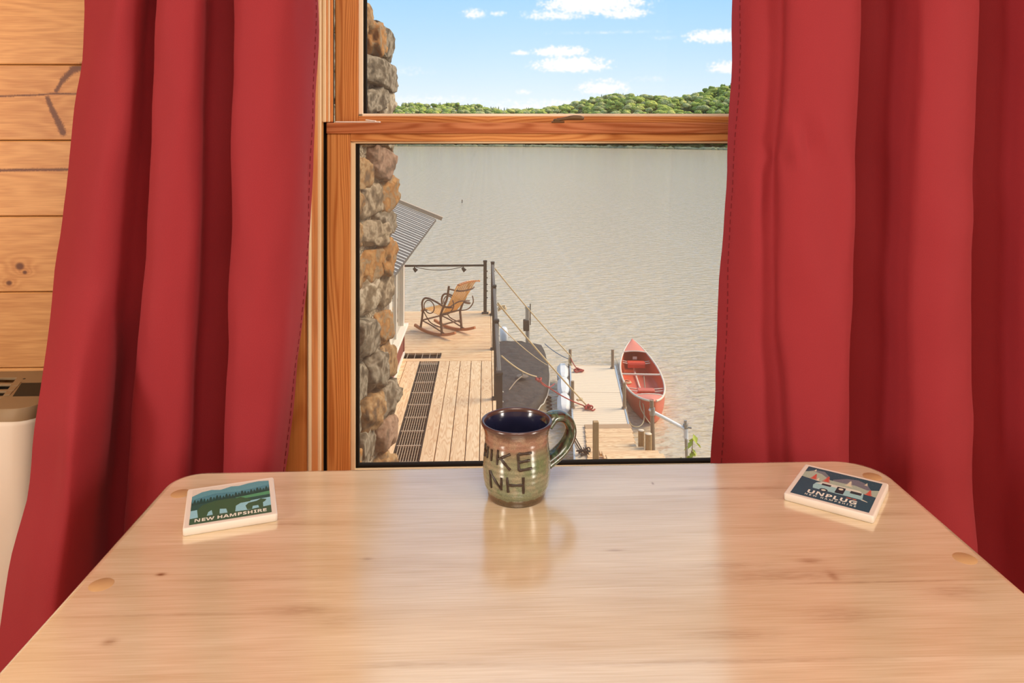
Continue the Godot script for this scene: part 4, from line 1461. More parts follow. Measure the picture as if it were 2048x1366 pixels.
func chimney() -> void:
	var o := thing("stone_chimney", "rough fieldstone chimney standing just outside the window", "chimney")
	var mortar := mat("mortar", col(186, 168, 140), 0.95, ntex(111, 0.05, [col(200, 195, 185), col(255, 255, 255)], [0.3, 0.7]), Vector3(5, 5, 5))
	bump(mortar, 112, 0.06, 0.8)
	var a := P(-0.44, 0, 2.08)
	var e := P(-0.318, 0, 2.55)
	var along := (e - a).normalized()
	var nrm := Vector3(-along.z, 0, along.x)
	if nrm.x < 0.0:
		nrm = -nrm
	var length := a.distance_to(e)
	# core with sloping shoulders
	var core := MB.new()
	var depth := 0.55
	for part in [[-4.2, 1.44, 0.0, 1.0], [1.44, 1.50, 0.0, 0.6]]:
		var p0: Vector3 = a + along * length * part[2]
		var p1: Vector3 = a + along * (length * part[3] - 0.02)
		var q := [p0, p1, p1 - nrm * depth, p0 - nrm * depth]
		var mid: Vector3 = (q[0] + q[2]) * 0.5
		for i in 4:
			var s: Vector3 = q[i]
			var t: Vector3 = q[(i + 1) % 4]
			core.quad(s + Vector3.UP * part[0], t + Vector3.UP * part[0], t + Vector3.UP * part[1], s + Vector3.UP * part[1], (s + t) * 0.5 - mid)
		core.quad(q[0] + Vector3.UP * part[1], q[1] + Vector3.UP * part[1], q[2] + Vector3.UP * part[1], q[3] + Vector3.UP * part[1], Vector3.UP)
	put("mortar_core", core.done(), mortar, o)
	var looks := [[col(150, 132, 108), col(196, 178, 150), col(110, 96, 78)], [col(168, 128, 86), col(190, 160, 120), col(120, 100, 80)], [col(128, 116, 98), col(172, 160, 140), col(92, 82, 68)], [col(176, 122, 70), col(160, 140, 112), col(196, 150, 96)], [col(158, 142, 118), col(206, 192, 168), col(124, 108, 86)], [col(166, 132, 110), col(188, 156, 132), col(124, 104, 88)]]
	var sm := []
	for i in looks.size():
		var m := mat("stone_%d" % i, col(236, 232, 226), 0.9, ntex(120 + i, 0.028, [looks[i][2], looks[i][0], looks[i][1], looks[i][0]], [0.2, 0.45, 0.62, 0.85], 256, 5), Vector3(2.6, 2.6, 2.6))
		m.metallic_specular = 0.2
		bump(m, 130 + i, 0.05, 0.3)
		sm.append(m)
	var n := noise(115, 1.0, 3)
	var face := Basis(along, Vector3.UP, nrm)
	var y := 1.525
	var row := 0
	while y > -0.35:
		var hgt := rng.randf_range(0.09, 0.135) * (1.12 if y < 0.6 else 0.92)
		var s := -0.05 - rng.randf() * 0.08
		while s < length + 0.03:
			var wid := rng.randf_range(0.13, 0.21)
			var c := s + wid * 0.5
			var cy := y - hgt * 0.55 + rng.randf_range(-0.016, 0.012) + 0.11 * clampf((length - c) / length - 0.05, 0.0, 0.5) * smoothstep(1.15, 1.5, y)
			if c < length + 0.05:
				var b := MB.new()
				var prot := rng.randf_range(0.03, 0.055)
				var tilt := Basis(nrm, rng.randf_range(-0.35, 0.35)) * Basis(Vector3.UP, rng.randf_range(-0.2, 0.2))
				var at := a + along * minf(c, length - 0.05) + Vector3.UP * cy - nrm * 0.012
				b.ball(Vector3.ZERO, Vector3(wid * 0.575, hgt * 0.575, prot * 1.25), 0.42, noise(300 + row * 17 + int(s * 90.0), 1.0, 3), 3, tilt * face, rng.randf_range(0.66, 0.9))
				var st := put("stone", b.done(), sm[[0, 0, 1, 2, 2, 3, 4, 5, 1][rng.randi_range(0, 8)]], o)
				st.position = at
			s += wid * 0.93
		# the far edge: corner stones lapping round
		y -= hgt * 0.93
		row += 1


func deck() -> void:
	var o := thing("deck", "pale wooden deck along the boathouse above the lake", "deck", Vector3.ZERO, 0.0, "", "structure")
	var edges := [-2.25, -2.05, -1.85, -1.65, -1.45, -1.2, -1.0]
	for i in edges.size() - 1:
		boxp("board", P(edges[i] + 0.004, DECK - 0.035, 7.3), P(edges[i + 1] - 0.004, DECK, 11.69), M.deck_long if i % 2 else M.deck_long_pale, o, 0.004)
	var right := [-0.712, -0.556, -0.394, -0.231, -0.077, 0.074]
	for i in right.size() - 1:
		boxp("board", P(right[i] + 0.0045, DECK - 0.035, 7.3), P(right[i + 1] - 0.0045, DECK, 11.69), M.deck_long if i % 2 else M.deck_long_pale, o, 0.004)
	boxp("edge_board", P(0.08, DECK - 0.035, 7.3), P(0.165, DECK + 0.001, 14.82), M.deck_long, o, 0.004)
	boxp("board", P(-2.25, DECK - 0.035, 11.70), P(0.074, DECK, 11.835), M.deck_cross, o, 0.004)
	boxp("board", P(-0.70, DECK - 0.035, 11.843), P(0.074, DECK, 11.98), M.deck_cross_pale, o, 0.004)
	boxp("board", P(-0.70, DECK - 0.035, 11.988), P(0.074, DECK, 12.12), M.deck_cross, o, 0.004)
	var d := 12.128
	var k := 0
	while d < 14.8:
		boxp("board", P(-2.25, DECK - 0.035, d), P(0.074, DECK, d + 0.155), M.deck_cross_pale if k % 2 else M.deck_cross, o, 0.004)
		d += 0.163
		k += 1
	boxp("gap_shade_sheet", P(-2.2, DECK - 0.06, 7.35), P(-1.01, DECK - 0.05, 14.8), M.dark_gap, o, 0.0)  # added dark sheets stand in for the shade between deck boards
	boxp("gap_shade_sheet", P(-1.01, DECK - 0.06, 12.13), P(0.1, DECK - 0.05, 14.8), M.dark_gap, o, 0.0)
	boxp("gap_shade_sheet", P(-0.70, DECK - 0.06, 7.35), P(0.1, DECK - 0.05, 12.13), M.dark_gap, o, 0.0)
	for x in [-2.1, -0.6, 0.12]:
		boxp("beam", P(x - 0.04, DECK - 0.24, 7.35), P(x + 0.04, DECK - 0.036, 14.8), M.post_wood, o)
		for q in [7.6, 11.0, 14.6]:
			boxp("support_post", P(x - 0.05, -5.0, q - 0.05), P(x + 0.05, DECK - 0.24, q + 0.05), M.post_wood, o)
	# the two steel grates let into it
	for g in 2:
		var long := g == 0
		var x0 := -0.997 if long else -1.285
		var x1 := -0.716
		var d0 := 7.3 if long else 11.845
		var d1 := 11.685 if long else 12.115
		var t := thing("floor_grate", ["long dark steel grate let into the deck boards", "short dark steel grate across the deck end"][g], "grate")
		var bars := MB.new()
		var rods := MB.new()
		for e in [[P(x0, DECK - 0.012, d0), P(x0, DECK - 0.012, d1)], [P(x1, DECK - 0.012, d0), P(x1, DECK - 0.012, d1)]]:
			bars.bar(e[0], e[1], 0.012, 0.028)
		put("frame", bars.done(), M.black_steel, t)
		boxp("grate_shade_sheet", P(x0, DECK - 0.06, d0), P(x1, DECK - 0.05, d1), M.grate_dark, t, 0.0)  # black sheet puts the shade below the bars into colour
		var nb := 9 if long else 5
		for i in nb:
			if long:
				var x := lerpf(x0, x1, (i + 1.0) / (nb + 1))
				rods.bar(P(x, DECK - 0.010, d0), P(x, DECK - 0.010, d1), 0.0055, 0.02)
			else:
				var x := lerpf(x0, x1, (i + 0.6) / nb)
				rods.bar(P(x, DECK - 0.010, d0), P(x, DECK - 0.010, d1), 0.007, 0.016)
		if long:
			var q := 8.594
			for dd in [11.60, 11.171, 10.737, 10.314, 9.864, 9.434, 9.007, 8.594, 8.17, 7.74]:
				boxp("cross_bar", P(x0, DECK - 0.016, dd - 0.011), P(x1, DECK - 0.001, dd + 0.011), M.grate_steel, t, 0.0)
			var fine := MB.new()
			var z := 7.35
			while z < 11.6:
				fine.bar(P(x0, DECK - 0.016, z), P(x1, DECK - 0.016, z), 0.004, 0.005)
				z += 0.085
			var fo := put("fine_rods", fine.done(), M.black_steel, t)
			fo.set_meta("kind", "stuff")
		var ro := put("bearing_bars", rods.done(), M.grate_steel, t)
		ro.set_meta("kind", "stuff")


func boathouse() -> void:
	var o := thing("boathouse", "low building with a grey ribbed metal roof, beside the deck behind the chimney", "building")
	var red := mat("red_siding", col(142, 66, 52), 0.7, ntex(141, 0.05, [col(215, 210, 205), col(255, 255, 255)], [0.3, 0.7]), Vector3(3, 3, 3))
	var white := mat("white_trim", col(238, 226, 206), 0.6)
	var roof := mat("roof_metal", col(86, 80, 72), 0.6)
	var rib := mat("roof_rib", col(206, 196, 178), 0.45)
	var X := -1.283
	# wall: siding boards below the sill, casings and panes above
	var dd := 10.0
	while dd < 12.0:
		boxp("siding_board", P(X - 0.04, DECK + 0.05, dd + 0.003), P(X, -1.86, minf(dd + 0.19, 12.0)), red, o, 0.003)
		dd += 0.19
	boxp("siding", P(X - 0.08, DECK, 6.5), P(X - 0.02, -0.25, 10.0), red, o)
	boxp("base_board", P(X - 0.03, DECK, 6.5), P(X + 0.02, DECK + 0.055, 12.06), white, o)
	boxp("corner_board", P(X - 0.06, DECK + 0.05, 10.0), P(X + 0.022, -1.86, 10.42), white, o)
	boxp("sill", P(X - 0.05, -1.86, 8.5), P(X + 0.075, -1.815, 12.06), white, o, 0.006)
	boxp("corner_trim", P(X - 0.05, DECK, 12.0), P(X + 0.012, -0.2, 12.1), red, o, 0.004)
	for q in [8.6, 10.15, 10.3, 11.86]:
		boxp("window_casing", P(X - 0.05, -1.815, q), P(X + 0.02, -0.45, q + 0.12), white, o)
	for q in [9.4, 11.1]:
		boxp("mullion", P(X - 0.04, -1.815, q), P(X + 0.0, -0.45, q + 0.06), white, o)
	boxp("window_head", P(X - 0.05, -0.45, 8.6), P(X + 0.02, -0.3, 12.0), white, o)
	var glassy := mat("boathouse_glass", col(150, 140, 122), 0.06)
	for q in [[8.72, 10.15], [10.42, 11.86]]:
		boxp("pane", P(X - 0.03, -1.815, q[0]), P(X - 0.024, -0.45, q[1]), glassy, o, 0.0)
	boxp("end_wall", P(-4.6, DECK, 12.0), P(X - 0.05, -0.25, 12.06), red, o)
	boxp("inner_wall", P(-4.6, DECK, 6.5), P(-1.5, -0.25, 6.56), red, o)
	# the roof falls to the right; its ribs run down the slope
	var slope := 0.424
	var run := 2.6
	for i in 18:
		var d := 12.56 - i * 0.34
		var e0 := eave(d)
		var e1 := eave(d - 0.34)
		var up := Vector3(-run, run * slope, 0)
		var p := MB.new()
		p.quad(e0, e1, e1 + up, e0 + up, Vector3.UP)
		p.quad(e0 + Vector3.DOWN * 0.03, e1 + Vector3.DOWN * 0.03, e1 + up + Vector3.DOWN * 0.03, e0 + up + Vector3.DOWN * 0.03, Vector3.DOWN)
		p.quad(e0, e1, e1 + Vector3.DOWN * 0.03, e0 + Vector3.DOWN * 0.03, Vector3.RIGHT)
		put("roof_panel", p.done(), roof, o)
		for k in 2:
			var f: Vector3 = e0.lerp(e1, 0.08 + 0.5 * k)
			var r := MB.new()
			r.bar(f + Vector3.UP * 0.005, f + up + Vector3.UP * 0.005, 0.05 if k == 0 else 0.028, 0.012, 0.003)
			put("roof_rib", r.done(), rib, o)
	var rk := MB.new()
	var re := eave(12.58)
	rk.bar(re + Vector3(0.1, 0.01, 0), re + Vector3(-run, run * slope + 0.01, 0), 0.09, 0.06, 0.004)
	put("rake_trim", rk.done(), M.grate_steel, o)
	var rb := MB.new()
	rb.bar(re + Vector3(-0.12, -0.06, -0.02), re + Vector3(-run, run * slope - 0.11, -0.02), 0.03, 0.1)
	put("rake_board", rb.done(), M.black_steel, o)


func eave(d: float) -> Vector3:
	return P(-0.815 - (12.55 - d) * 0.0228, -0.275 - (12.55 - d) * 0.0, d)


func rocking_chair() -> void:
	var o := thing("rocking_chair", "bentwood rocking chair with a slatted seat standing alone on the deck", "chair", P(-0.76, DECK, 13.36))
	var F := Vector3(-0.72, 0, -0.69).normalized()
	var W := Vector3(0.69, 0, -0.72).normalized()
	var at := func(f: float, y: float, w: float) -> Vector3: return F * f + Vector3.UP * y + W * w
	var honey := mat("chair_slat", col(248, 186, 100), 0.5)
	var amber := mat("chair_rocker", col(190, 112, 54), 0.5)
	var bark := mat("chair_branch", col(104, 70, 46), 0.7)
	for w in [-0.23, 0.23]:
		var pts := []
		for i in 13:
			var t := lerpf(-0.56, 0.45, i / 12.0)
			pts.append(at.call(t, 0.022 + 0.34 * t * t, w))
		var rings := MB.new()
		for i in 12:
			rings.bar(pts[i], pts[i + 1], 0.035, 0.045)
		put("rocker", rings.done(), amber, o)
		tubed("leg", [at.call(0.30, 0.06, w), at.call(0.26, 0.24, w), at.call(0.24, 0.38, w)], [0.02, 0.018, 0.018], bark, o)
		tubed("leg", [at.call(-0.24, 0.04, w), at.call(-0.22, 0.22, w), at.call(-0.2, 0.36, w)], [0.022, 0.02, 0.02], bark, o)
		tubed("back_post", smoothed([at.call(-0.2, 0.36, w), at.call(-0.27, 0.5, w), at.call(-0.36, 0.66, w), at.call(-0.42, 0.88, w * 1.05)], 4), 0.019, bark, o)
		# the arm: one branch from the front leg, over the seat, back to the post
		tubed("arm", smoothed([at.call(0.24, 0.36, w), at.call(0.26, 0.5, w), at.call(0.2, 0.585, w), at.call(0.08, 0.6, w), at.call(-0.1, 0.57, w), at.call(-0.3, 0.52, w), at.call(-0.46, 0.53, w * 0.9)], 5), 0.017, bark, o)
		# the hoop under the arm
		var hoop := []
		for i in 17:
			var a := TAU * i / 16.0
			hoop.append(at.call(0.08 + 0.13 * cos(a), 0.46 + 0.11 * sin(a), w))
		tubed("hoop", hoop, 0.010, bark, o, 6)
		tubed("brace", smoothed([at.call(0.27, 0.2, w), at.call(0.05, 0.16, w), at.call(-0.1, 0.12, w), at.call(-0.3, 0.07, w)], 4), 0.011, bark, o, 6)
		tubed("brace", smoothed([at.call(0.22, 0.36, w), at.call(0.05, 0.2, w), at.call(-0.2, 0.16, w)], 4), 0.010, bark, o, 6)
		tubed("brace", smoothed([at.call(-0.2, 0.36, w), at.call(-0.4, 0.42, w), at.call(-0.52, 0.55, w), at.call(-0.5, 0.66, w)], 4), 0.010, bark, o, 6)
	for q in [[0.27, 0.2], [-0.22, 0.2], [-0.2, 0.37], [0.24, 0.37]]:
		tubed("stretcher", [at.call(q[0], q[1], -0.24), at.call(q[0], q[1], 0.24)], 0.014, bark, o, 6)
	for i in 9:
		var w := lerpf(-0.2, 0.2, i / 8.0)
		var s := MB.new()
		var pts := smoothed([at.call(0.31, 0.34, w), at.call(0.28, 0.39, w), at.call(0.15, 0.4, w), at.call(-0.02, 0.375, w), at.call(-0.16, 0.35, w)], 4)
		for k in pts.size() - 1:
			s.bar(pts[k], pts[k + 1], 0.024, 0.010)
		put("seat_slat", s.done(), honey, o)
		var b := MB.new()
		var fan := 1.0 + 0.15 * absf(w) / 0.2
		var bp := smoothed([at.call(-0.15, 0.34, w * 0.72), at.call(-0.3, 0.5, w * 0.8), at.call(-0.46, 0.72, w * 0.92), at.call(-0.58, 0.9, w), at.call(-0.67, 0.97 - absf(w) * 0.12, w * fan)], 4)
		for k in bp.size() - 1:
			b.bar(bp[k], bp[k + 1], 0.026, 0.010)
		put("back_slat", b.done(), honey, o)
	var cap := MB.new()
	var cp := []
	for i in 9:
		var w := lerpf(-0.24, 0.24, i / 8.0)
		cp.append(at.call(-0.64 - 0.02 * cos(w * 6.0), 0.955 - w * w * 0.5, w))
	for i in 8:
		cap.bar(cp[i], cp[i + 1], 0.06, 0.02)
	put("top_rail", cap.done(), amber, o)
	tubed("back_brace", smoothed([at.call(-0.42, 0.84, -0.25), at.call(-0.56, 0.8, -0.12), at.call(-0.58, 0.8, 0.12), at.call(-0.5, 0.8, 0.27)], 4), 0.013, bark, o, 6)
	tubed("back_brace", smoothed([at.call(-0.42, 0.52, -0.24), at.call(-0.4, 0.58, 0.0), at.call(-0.42, 0.56, 0.24)], 4), 0.012, bark, o, 6)


func railings() -> void:
	var o := thing("deck_railing", "black metal cable railing along the lake side of the deck", "railing")
	var posts := [[0.115, 14.55, 1.0], [0.122, 12.28, 1.02], [0.127, 10.03, 1.03], [0.13, 7.88, 1.03]]
	for p in posts:
		var pole := boxp("post", P(p[0] - 0.032, DECK, p[1] - 0.032), P(p[0] + 0.032, DECK + p[2] - 0.03, p[1] + 0.032), M.black_steel, o, 0.004)
		under(boxp("post_cap", P(p[0] - 0.038, DECK + p[2] - 0.03, p[1] - 0.038), P(p[0] + 0.038, DECK + p[2], p[1] + 0.038), M.black_steel, o, 0.008), pole)
		under(boxp("post_base", P(p[0] - 0.06, DECK + 0.001, p[1] - 0.06), P(p[0] + 0.06, DECK + 0.018, p[1] + 0.06), M.black_steel, o, 0.004), pole)
	var rail := mat("rail_grey", col(96, 90, 80), 0.7)
	for i in 3:
		var a := P(posts[i][0], DECK + posts[i][2] - 0.06, posts[i][1] - 0.03)
		var b := P(posts[i + 1][0], DECK + posts[i + 1][2] - 0.06, posts[i + 1][1] + 0.03)
		var r := MB.new()
		r.bar(a, b, 0.045, 0.03, 0.008)
		put("top_rail", r.done(), rail, o)
		for k in 8:
			var y := DECK + 0.12 + 0.1 * k
			tubed("cable", [P(posts[i][0], y, posts[i][1]), P(posts[i + 1][0], y, posts[i + 1][1])], 0.003, M.galvanised, o, 5)
	for p in posts:
		for k in 8:
			var y := DECK + 0.12 + 0.1 * k
			var t := MB.new()
			t.ball(P(p[0] + 0.034, y, p[1] + 0.0), Vector3.ONE * 0.011, 0.0, null, 1)
			put("cable_end", t.done(), M.galvanised, o)
	var f := thing("end_railing", "black metal rail across the far end of the deck behind the rocking chair", "railing")
	boxp("post", P(-0.058, DECK, 14.635), P(0.006, DECK + 0.97, 14.70), M.black_steel, f, 0.004)
	boxp("post_cap", P(-0.064, DECK + 0.97, 14.629), P(0.012, DECK + 1.005, 14.706), M.black_steel, f, 0.008)
	boxp("post_base", P(-0.09, DECK + 0.001, 14.60), P(0.04, DECK + 0.018, 14.74), M.black_steel, f, 0.004)
	boxp("post", P(-2.2, DECK, 14.635), P(-2.136, DECK + 0.97, 14.70), M.black_steel, f, 0.004)
	boxp("top_rail", P(-2.14, -1.412, 14.65), P(-0.058, -1.378, 14.69), M.black_steel, f, 0.006)
	for k in 5:
		var t := MB.new()
		t.ball(P(0.012, DECK + 0.3 + 0.125 * k, 14.67), Vector3.ONE * 0.013, 0.0, null, 1)
		put("cable_end", t.done(), M.black_steel, f)
	# the two little spotlights clipped under the far rail and their cable
	for x in [-1.355, -0.44]:
		var l := thing("rail_spotlight", "small dark clip-on spotlight under the far deck rail, %s" % ("nearer the boathouse" if x < -1.0 else "nearer the corner post"), "spotlight", P(x, -1.412, 14.67))
		tubed("clip", [Vector3(0, -0.001, 0), Vector3(0, -0.035, 0)], 0.012, M.black_steel, l, 6)
		tubed("lamp_head", [Vector3(-0.02, -0.025, 0), Vector3(0.035, -0.085, 0)], [0.022, 0.04], M.black_steel, l, 10)
	var c := thing("light_cable", "thin dark cable sagging between the two rail spotlights", "cable")
	tubed("cable", arc(P(-1.33, -1.42, 14.67), P(-0.46, -1.42, 14.67), 0.06), 0.006, M.black_steel, c, 5)


func dock() -> void:
	var left := func(d: float) -> float: return 1.877 - 0.0936 * (17.51 - d)
	var o := thing("dock", "pale floating dock with pipe legs between the canoe and the covered boat", "dock")
	var far := 17.46
	var near := 12.2
	var dir := (P(left.call(far), 0, far) - P(left.call(near), 0, near)).normalized()
	var side := Vector3(-dir.z, 0, dir.x)
	var W := 1.035
	var bas := Basis(side, Vector3.UP, -dir)
	# three deck sections of close-set slats
	var cuts := [near, 13.95, 15.7, far]
	for i in 3:
		var a := P(left.call(cuts[i] + 0.006), DOCK, cuts[i] + 0.006)
		var b := P(left.call(cuts[i + 1] - 0.006), DOCK, cuts[i + 1] - 0.006)
		var m := MB.new()
		var n := 17
		for k in n:
			var c := a.lerp(b, (k + 0.5) / n) + side * W * 0.5
			m.box(c + Vector3.DOWN * 0.015, Vector3(W - 0.06, 0.03, a.distance_to(b) / n - 0.006), 0.003, bas)
		var s := put("slats", m.done(), M.dock_top, o)
		s.set_meta("kind", "stuff")
	for e in [0.015, W - 0.015]:
		var r := MB.new()
		var p0: Vector3 = P(left.call(near), DOCK - 0.05, near) + side * e
		var p1: Vector3 = P(left.call(far), DOCK - 0.05, far) + side * e
		r.bar(p0, p1, 0.03, 0.12, 0.003)
		put("side_beam", r.done(), M.dock_edge, o)
	var eb := MB.new()
	eb.bar(P(left.call(far), DOCK - 0.05, far), P(left.call(far), DOCK - 0.05, far) + side * W, 0.03, 0.12, 0.003)
	put("end_beam", eb.done(), M.dock_top, o)
	for p in [[1.89, 17.46, 0.36], [2.81, 17.2, 0.42], [2.63, 14.72, 0.50], [1.645, 14.78, 0.52]]:
		var leg := tubed("pipe_leg", [P(p[0], WATER - 0.9, p[1]), P(p[0], DOCK + p[2], p[1])], 0.033, M.old_pipe, o, 10)
		var sl := MB.new()
		sl.lathe([Vector2(0.034, -0.05), Vector2(0.05, -0.05), Vector2(0.05, 0.03), Vector2(0.034, 0.03)], 12, P(p[0], DOCK, p[1]))
		put("leg_socket", sl.done(), M.old_pipe, leg)
	# white floats lashed along its left side
	var wm := mat("float_white", col(236, 230, 218), 0.4)
	var spots := [[1.695, 17.18, 0.5], [1.615, 16.2, 0.5], [1.52, 15.2, 0.5]]
	for i in 3:
		var s = spots[i]
		var t := thing("dock_float", ["white plastic float lashed beside the dock, farthest of three", "white plastic float lashed beside the dock, middle of three", "white plastic float lashed beside the dock, nearest of three"][i], "float", P(s[0], DOCK - 0.09, s[1]), 0.0, "white floats beside the dock")
		var b := MB.new()
		var rings := []
		for q in [[-0.50, 0.05], [-0.46, 0.09], [-0.34, 0.135], [-0.1, 0.142], [0.15, 0.142], [0.36, 0.13], [0.47, 0.08], [0.5, 0.05]]:
			var ring := []
			for j in 8:
				var a := TAU * (j + 0.5) / 8
				ring.append(Vector3(cos(a) * q[1], sin(a) * q[1], 0) + dir * q[0] * 0.94)
			rings.append(ring)
		for k in rings.size() - 1:
			for j in 8:
				var j2 := (j + 1) % 8
				var cen: Vector3 = dir * 0.0
				b.quad(rings[k][j], rings[k][j2], rings[k + 1][j2], rings[k + 1][j], (rings[k][j] + rings[k][j2]) * Vector3(1, 1, 0))
		for e in [0, rings.size() - 1]:
			for j in range(1, 7):
				b.tri_out(rings[e][0], rings[e][j], rings[e][j + 1], dir * (1.0 if e else -1.0))
		put("shell", b.done(), wm, t)
		var cap := MB.new()
		cap.ball(dir * 0.47, Vector3.ONE * 0.03, 0.0, null, 1)
		put("cap", cap.done(), M.black_steel if i == 1 else wm, t)
	# the boarded ramp and the steps that climb towards the house
	var r := thing("boarded_ramp", "short ramp of new wooden boards lying on the near end of the dock", "ramp")
	var browns := [mat("board_brown", col(184, 148, 108), 0.7), M.deck_cross, M.deck_cross_pale]  # the first board is a darker brown
	for i in 8:
		var d := 13.86 - i * 0.2
		var x := 1.752 - (13.86 - d) * 0.095
		boxp("board", P(x, DOCK + 0.004, d - 0.19), P(x + 0.83, DOCK + 0.04, d), browns[0] if i == 0 else browns[1 + i % 2], r, 0.004)
	var st := thing("steps", "wooden steps climbing from the near end of the boarded ramp", "steps")
	boxp("tread", P(1.84, -4.112, 12.52), P(2.60, -4.078, 12.77), M.deck_cross, st, 0.005)
	boxp("tread", P(1.86, -4.062, 12.22), P(2.78, -4.028, 12.50), M.deck_cross_pale, st, 0.005)
	boxp("tread", P(1.88, -3.99, 11.92), P(2.80, -3.956, 12.20), M.deck_cross, st, 0.005)
	for x in [1.97, 2.55]:
		boxp("stringer", P(x, -4.4 if x > 2.5 else -4.112, 11.9), P(x + 0.04, -4.0 if x > 2.5 else -4.064, 12.20 if x > 2.5 else 12.48), M.deck_long, st)
	# posts
	for p in [[1.74, 12.3, -3.47, 0.05, "square wooden post standing at the near corner of the boarded ramp", 0], [2.60, 12.95, -4.02 + 0.14, 0.052, "short round wooden piling nearer the dock, below the canoe", 1], [2.67, 12.70, -3.84, 0.055, "round wooden piling beside the metal pipe, below the canoe", 1]]:
		var t := thing("wooden_post" if p[5] == 0 else "piling", p[4], "post")
		if p[5] == 0:
			boxp("shaft", P(p[0] - 0.045, DOCK + 0.04, p[1] - 0.045), P(p[0] + 0.045, p[2], p[1] + 0.045), M.post_wood, t, 0.008)
		else:
			tubed("shaft", [P(p[0], WATER - 0.5, p[1]), P(p[0], p[2], p[1])], p[3], M.post_wood, t, 14)
			var e := MB.new()
			e.lathe([Vector2(p[3] * 0.98, 0.0), Vector2(p[3] * 0.9, 0.006), Vector2(0.0001, 0.008)], 14, P(p[0], p[2], p[1]))
			put("end_grain", e.done(), M.dock_top, t)
	var g := thing("mooring_pipes", "two metal pipes in the water joined by a slanting white rail", "mooring")
	tubed("pipe", [P(2.80, WATER - 0.5, 12.80), P(2.765, -3.36, 12.90)], 0.034, M.old_pipe, g, 10)
	tubed("pipe", [P(3.40, WATER - 0.5, 12.95), P(3.36, -3.74, 13.0)], 0.026, M.galvanised, g, 10)
	tubed("rail", [P(2.79, -3.55, 12.88), P(3.33, -3.87, 13.0)], 0.03, M.white_plastic, g, 10)
	tubed("coupling", [P(2.776, -3.60, 12.88), P(2.770, -3.48, 12.89)], 0.048, M.galvanised, g, 10)
	tubed("coupling", [P(3.366, -3.86, 13.0), P(3.362, -3.80, 13.0)], 0.042, M.galvanised, g, 10)
	tubed("cleat", [P(3.30, -3.86, 13.02), P(3.46, -3.86, 12.98)], 0.018, M.galvanised, g, 8)
	tubed("sleeve", [P(3.372, -4.05, 13.0), P(3.367, -3.88, 13.0)], 0.038, M.white_plastic, g, 10)
	tubed("eye_bolt", [P(2.72, -3.50, 12.86), P(2.76, -3.53, 12.88)], 0.02, M.white_plastic, g, 8)


